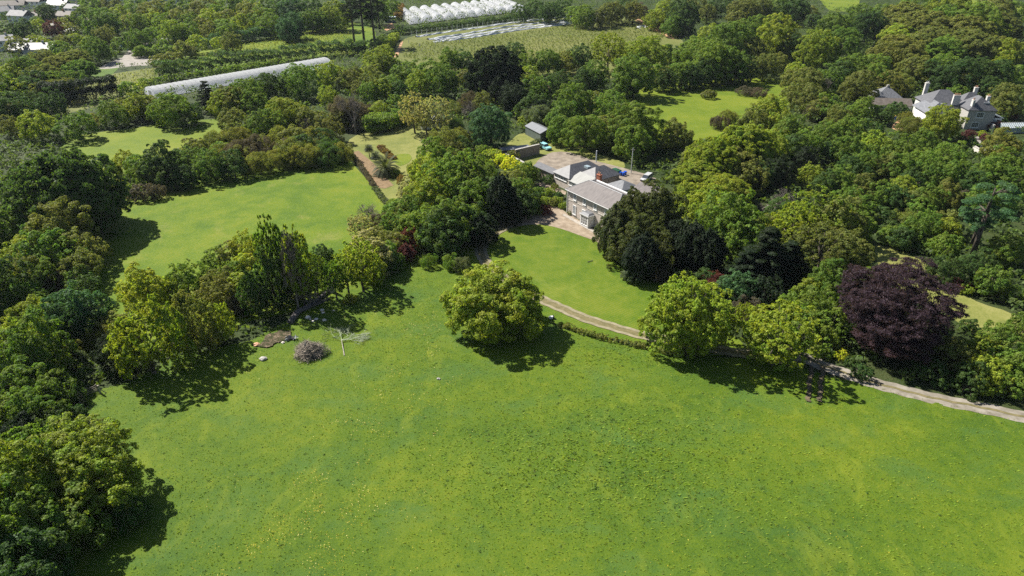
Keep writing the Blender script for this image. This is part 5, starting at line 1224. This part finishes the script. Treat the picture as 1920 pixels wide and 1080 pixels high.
# field gate, strainer post and wire fence at the left
g0 = G(147, 750); g1 = G(184, 735); d = g1-g0
e = empty('field_gate', g0, math.atan2(d.y, d.x), label='grey weathered timber rail fence across the meadow corner', cat='gate')
for z in (.35, .65, .95, 1.25): MB().box(0, d.length, -.03, .03, z, z+.10).obj('rail', WOOD, e)
for f in (0, .5, 1): MB().box(d.length*f-.07, d.length*f+.07, .034, .16, 0, 1.45).obj('upright', WOOD, e)
e = empty('strainer_post', G(189, 739), label='stout pale post at the right end of the rail fence', cat='post')
MB().tube((0,0,0),(0,0,1.7),.16,.14,8).obj('post', BARKP, e); MB().tube((0,0,1.1),(.9,.2,0),.06,.06,6).obj('brace', WOOD, e)
pts = smooth_poly([G(*p) for p in ((148,752),(158,772),(166,790),(176,806))], 4, False)
e = empty('wire_fence', pts[0], label='low dark wire fence with posts running down from the rail fence', cat='fence'); m = MB()
for p in pts[::2]: MB().tube(p-pts[0], p-pts[0]+Vector((0,0,1.2)), .06, .05, 6).obj('post', WOOD, e)
for a, b in zip(pts[:-1], pts[1:]):
    for z in (.3, .55, .8, 1.1): m.tube(a-pts[0]+Vector((0,0,z)), b-pts[0]+Vector((0,0,z)), .015, .015, 3, False)
m.obj('wire', LEAD, e)
# black and white animal-sized log seat half hidden by the lone tree: a pale cut log
e = empty('garden_roller', G(1033, 598), .2, label='small black and white wheeled garden roller on the grass beside the lone tree', cat='roller')
MB().tube((-.35,0,.32),(.35,0,.32),.32,.32,12).obj('drum', WHITE, e); MB().box(.36,.6,-.3,.3,.15,.6).obj('frame', RUBBER, e); MB().tube((-.4,0,.35),(-1.6,0,.75),.06,.05,6).obj('handle', RUBBER, e)
e = empty('fallen_branch', G(1108, 491), .4, label='short dark fallen branch on the mown lawn', cat='branch')
MB().tube((-.8,0,.14),(.5,.1,.2),.09,.06,6).tube((0,0,.16),(.6,.4,.3),.05,.02,5).obj('wood', DEAD, e)

# ------------------------------------------------------------------ meadow growth: grass tufts, weeds and buttercups
def meadow_growth():
    rs = np.random.RandomState(12); fw = [(p.x, p.y) for p in field_w]
    def hz(x, y): 
        i = np.clip(((x+125)/gs).astype(int), 0, nx_-1); j = np.clip(((y-34)/gs).astype(int), 0, ny_-1); return HZ[j, i]
    N = 150000; x = rs.uniform(-75, 100, N); y = rs.uniform(48, 140, N)
    k = inpoly(x, y, fw) & (rs.uniform(size=N) < .45+.55*rough_mask(x, y)); x = x[k]; y = y[k]; z = hz(x, y); n = len(x)
    a = rs.uniform(0, 6.28, n); L = rs.uniform(.07, .17, n)*(1+.5*rough_mask(x, y)); lean = rs.uniform(.3, 1.6, n)
    p = np.stack([x, y, z], 1); s = np.stack([np.cos(a), np.sin(a), a*0], 1)*(L*.42)[:, None]
    tip = p+np.stack([-np.sin(a)*L*lean+L*.3, np.cos(a)*L*lean-L*.2, L], 1)
    q = np.stack([p-s, p+s, tip+s*.25, tip-s*.25], 1).reshape(-1, 3)
    o = link('grass_tufts', np_mesh('grass_tufts', q, 4, LEAF), label='short green grass tufts standing all over the open meadow', cat='grass', kind='stuff'); o.color = (.16, .235, .015, 1)
    N = 22000; x = rs.uniform(-70, 95, N); y = rs.uniform(50, 125, N); m = rough_mask(x, y)
    k = inpoly(x, y, fw) & (rs.uniform(size=N) < .006+.5*m**1.5*fbm(x*.5, y*.5, 9)); x = x[k]; y = y[k]; z = hz(x, y)
    r = rs.uniform(.2, .65, len(x)); cl = np.stack([x, y, z+r*.03, r, r, r*.32, x*0, x*0, x*0+.8, x*0+42], 1)
    q = leaves(cl, .06, 6, 1.2, .35, 1.0, .5, .1)
    o = link('meadow_weeds', np_mesh('meadow_weeds', q, 4, LEAF), label='bluish green docks and thistles dotted through the meadow', cat='weeds', kind='stuff'); o.color = (.11, .185, .035, 1)
    # buttercups follow a drifting band down the middle of the meadow
    N = 160000; x = rs.uniform(-50, 60, N); y = rs.uniform(50, 120, N)
    c0 = -26+(y-60)*.34; band = np.exp(-((x-c0)/7.5)**2)
    k = (rs.uniform(size=N) < (band*.42+.015)*np.clip(fbm(x*.35, y*.35, 31)*3.6-1.7, 0, 1)) & inpoly(x, y, fw); x = x[k]; y = y[k]; z = hz(x, y)+.24
    s = rs.uniform(.03, .06, len(x)); a = rs.uniform(0, 6.28, len(x)); c, d = np.cos(a)*s, np.sin(a)*s
    q = np.stack([np.stack([x+c, y+d, z], 1), np.stack([x-d, y+c, z+.02], 1), np.stack([x-c, y-d, z], 1), np.stack([x+d, y-c, z-.02], 1)], 1).reshape(-1, 3)
    link('buttercups', np_mesh('buttercups', q, 4, flat('buttercup_petals', (.48, .36, .015), .5)), label='yellow buttercups in a drifting band down the meadow', cat='flowers', kind='stuff')
far_wood()
meadow_growth()
scatter_under()
finish_labels()

# ------------------------------------------------------------------ haze: the air
HZD = 0.00004
m = bpy.data.materials.new('haze'); m.use_nodes = True; n = m.node_tree; n.nodes.remove(n.nodes['Principled BSDF'])
v = n.nodes.new('ShaderNodeVolumePrincipled'); v.inputs['Color'].default_value = (.78, .87, 1, 1); v.inputs['Density'].default_value = HZD; v.inputs['Anisotropy'].default_value = .2
n.links.new(v.outputs[0], n.nodes['Material Output'].inputs['Volume'])
m.cycles.volume_sampling = 'DISTANCE'
MB().box(-3600, 3600, -700, 4600, -1, 75).obj('haze', m, kind='stuff')
bpy.data.objects['haze'].display_type = 'WIRE'
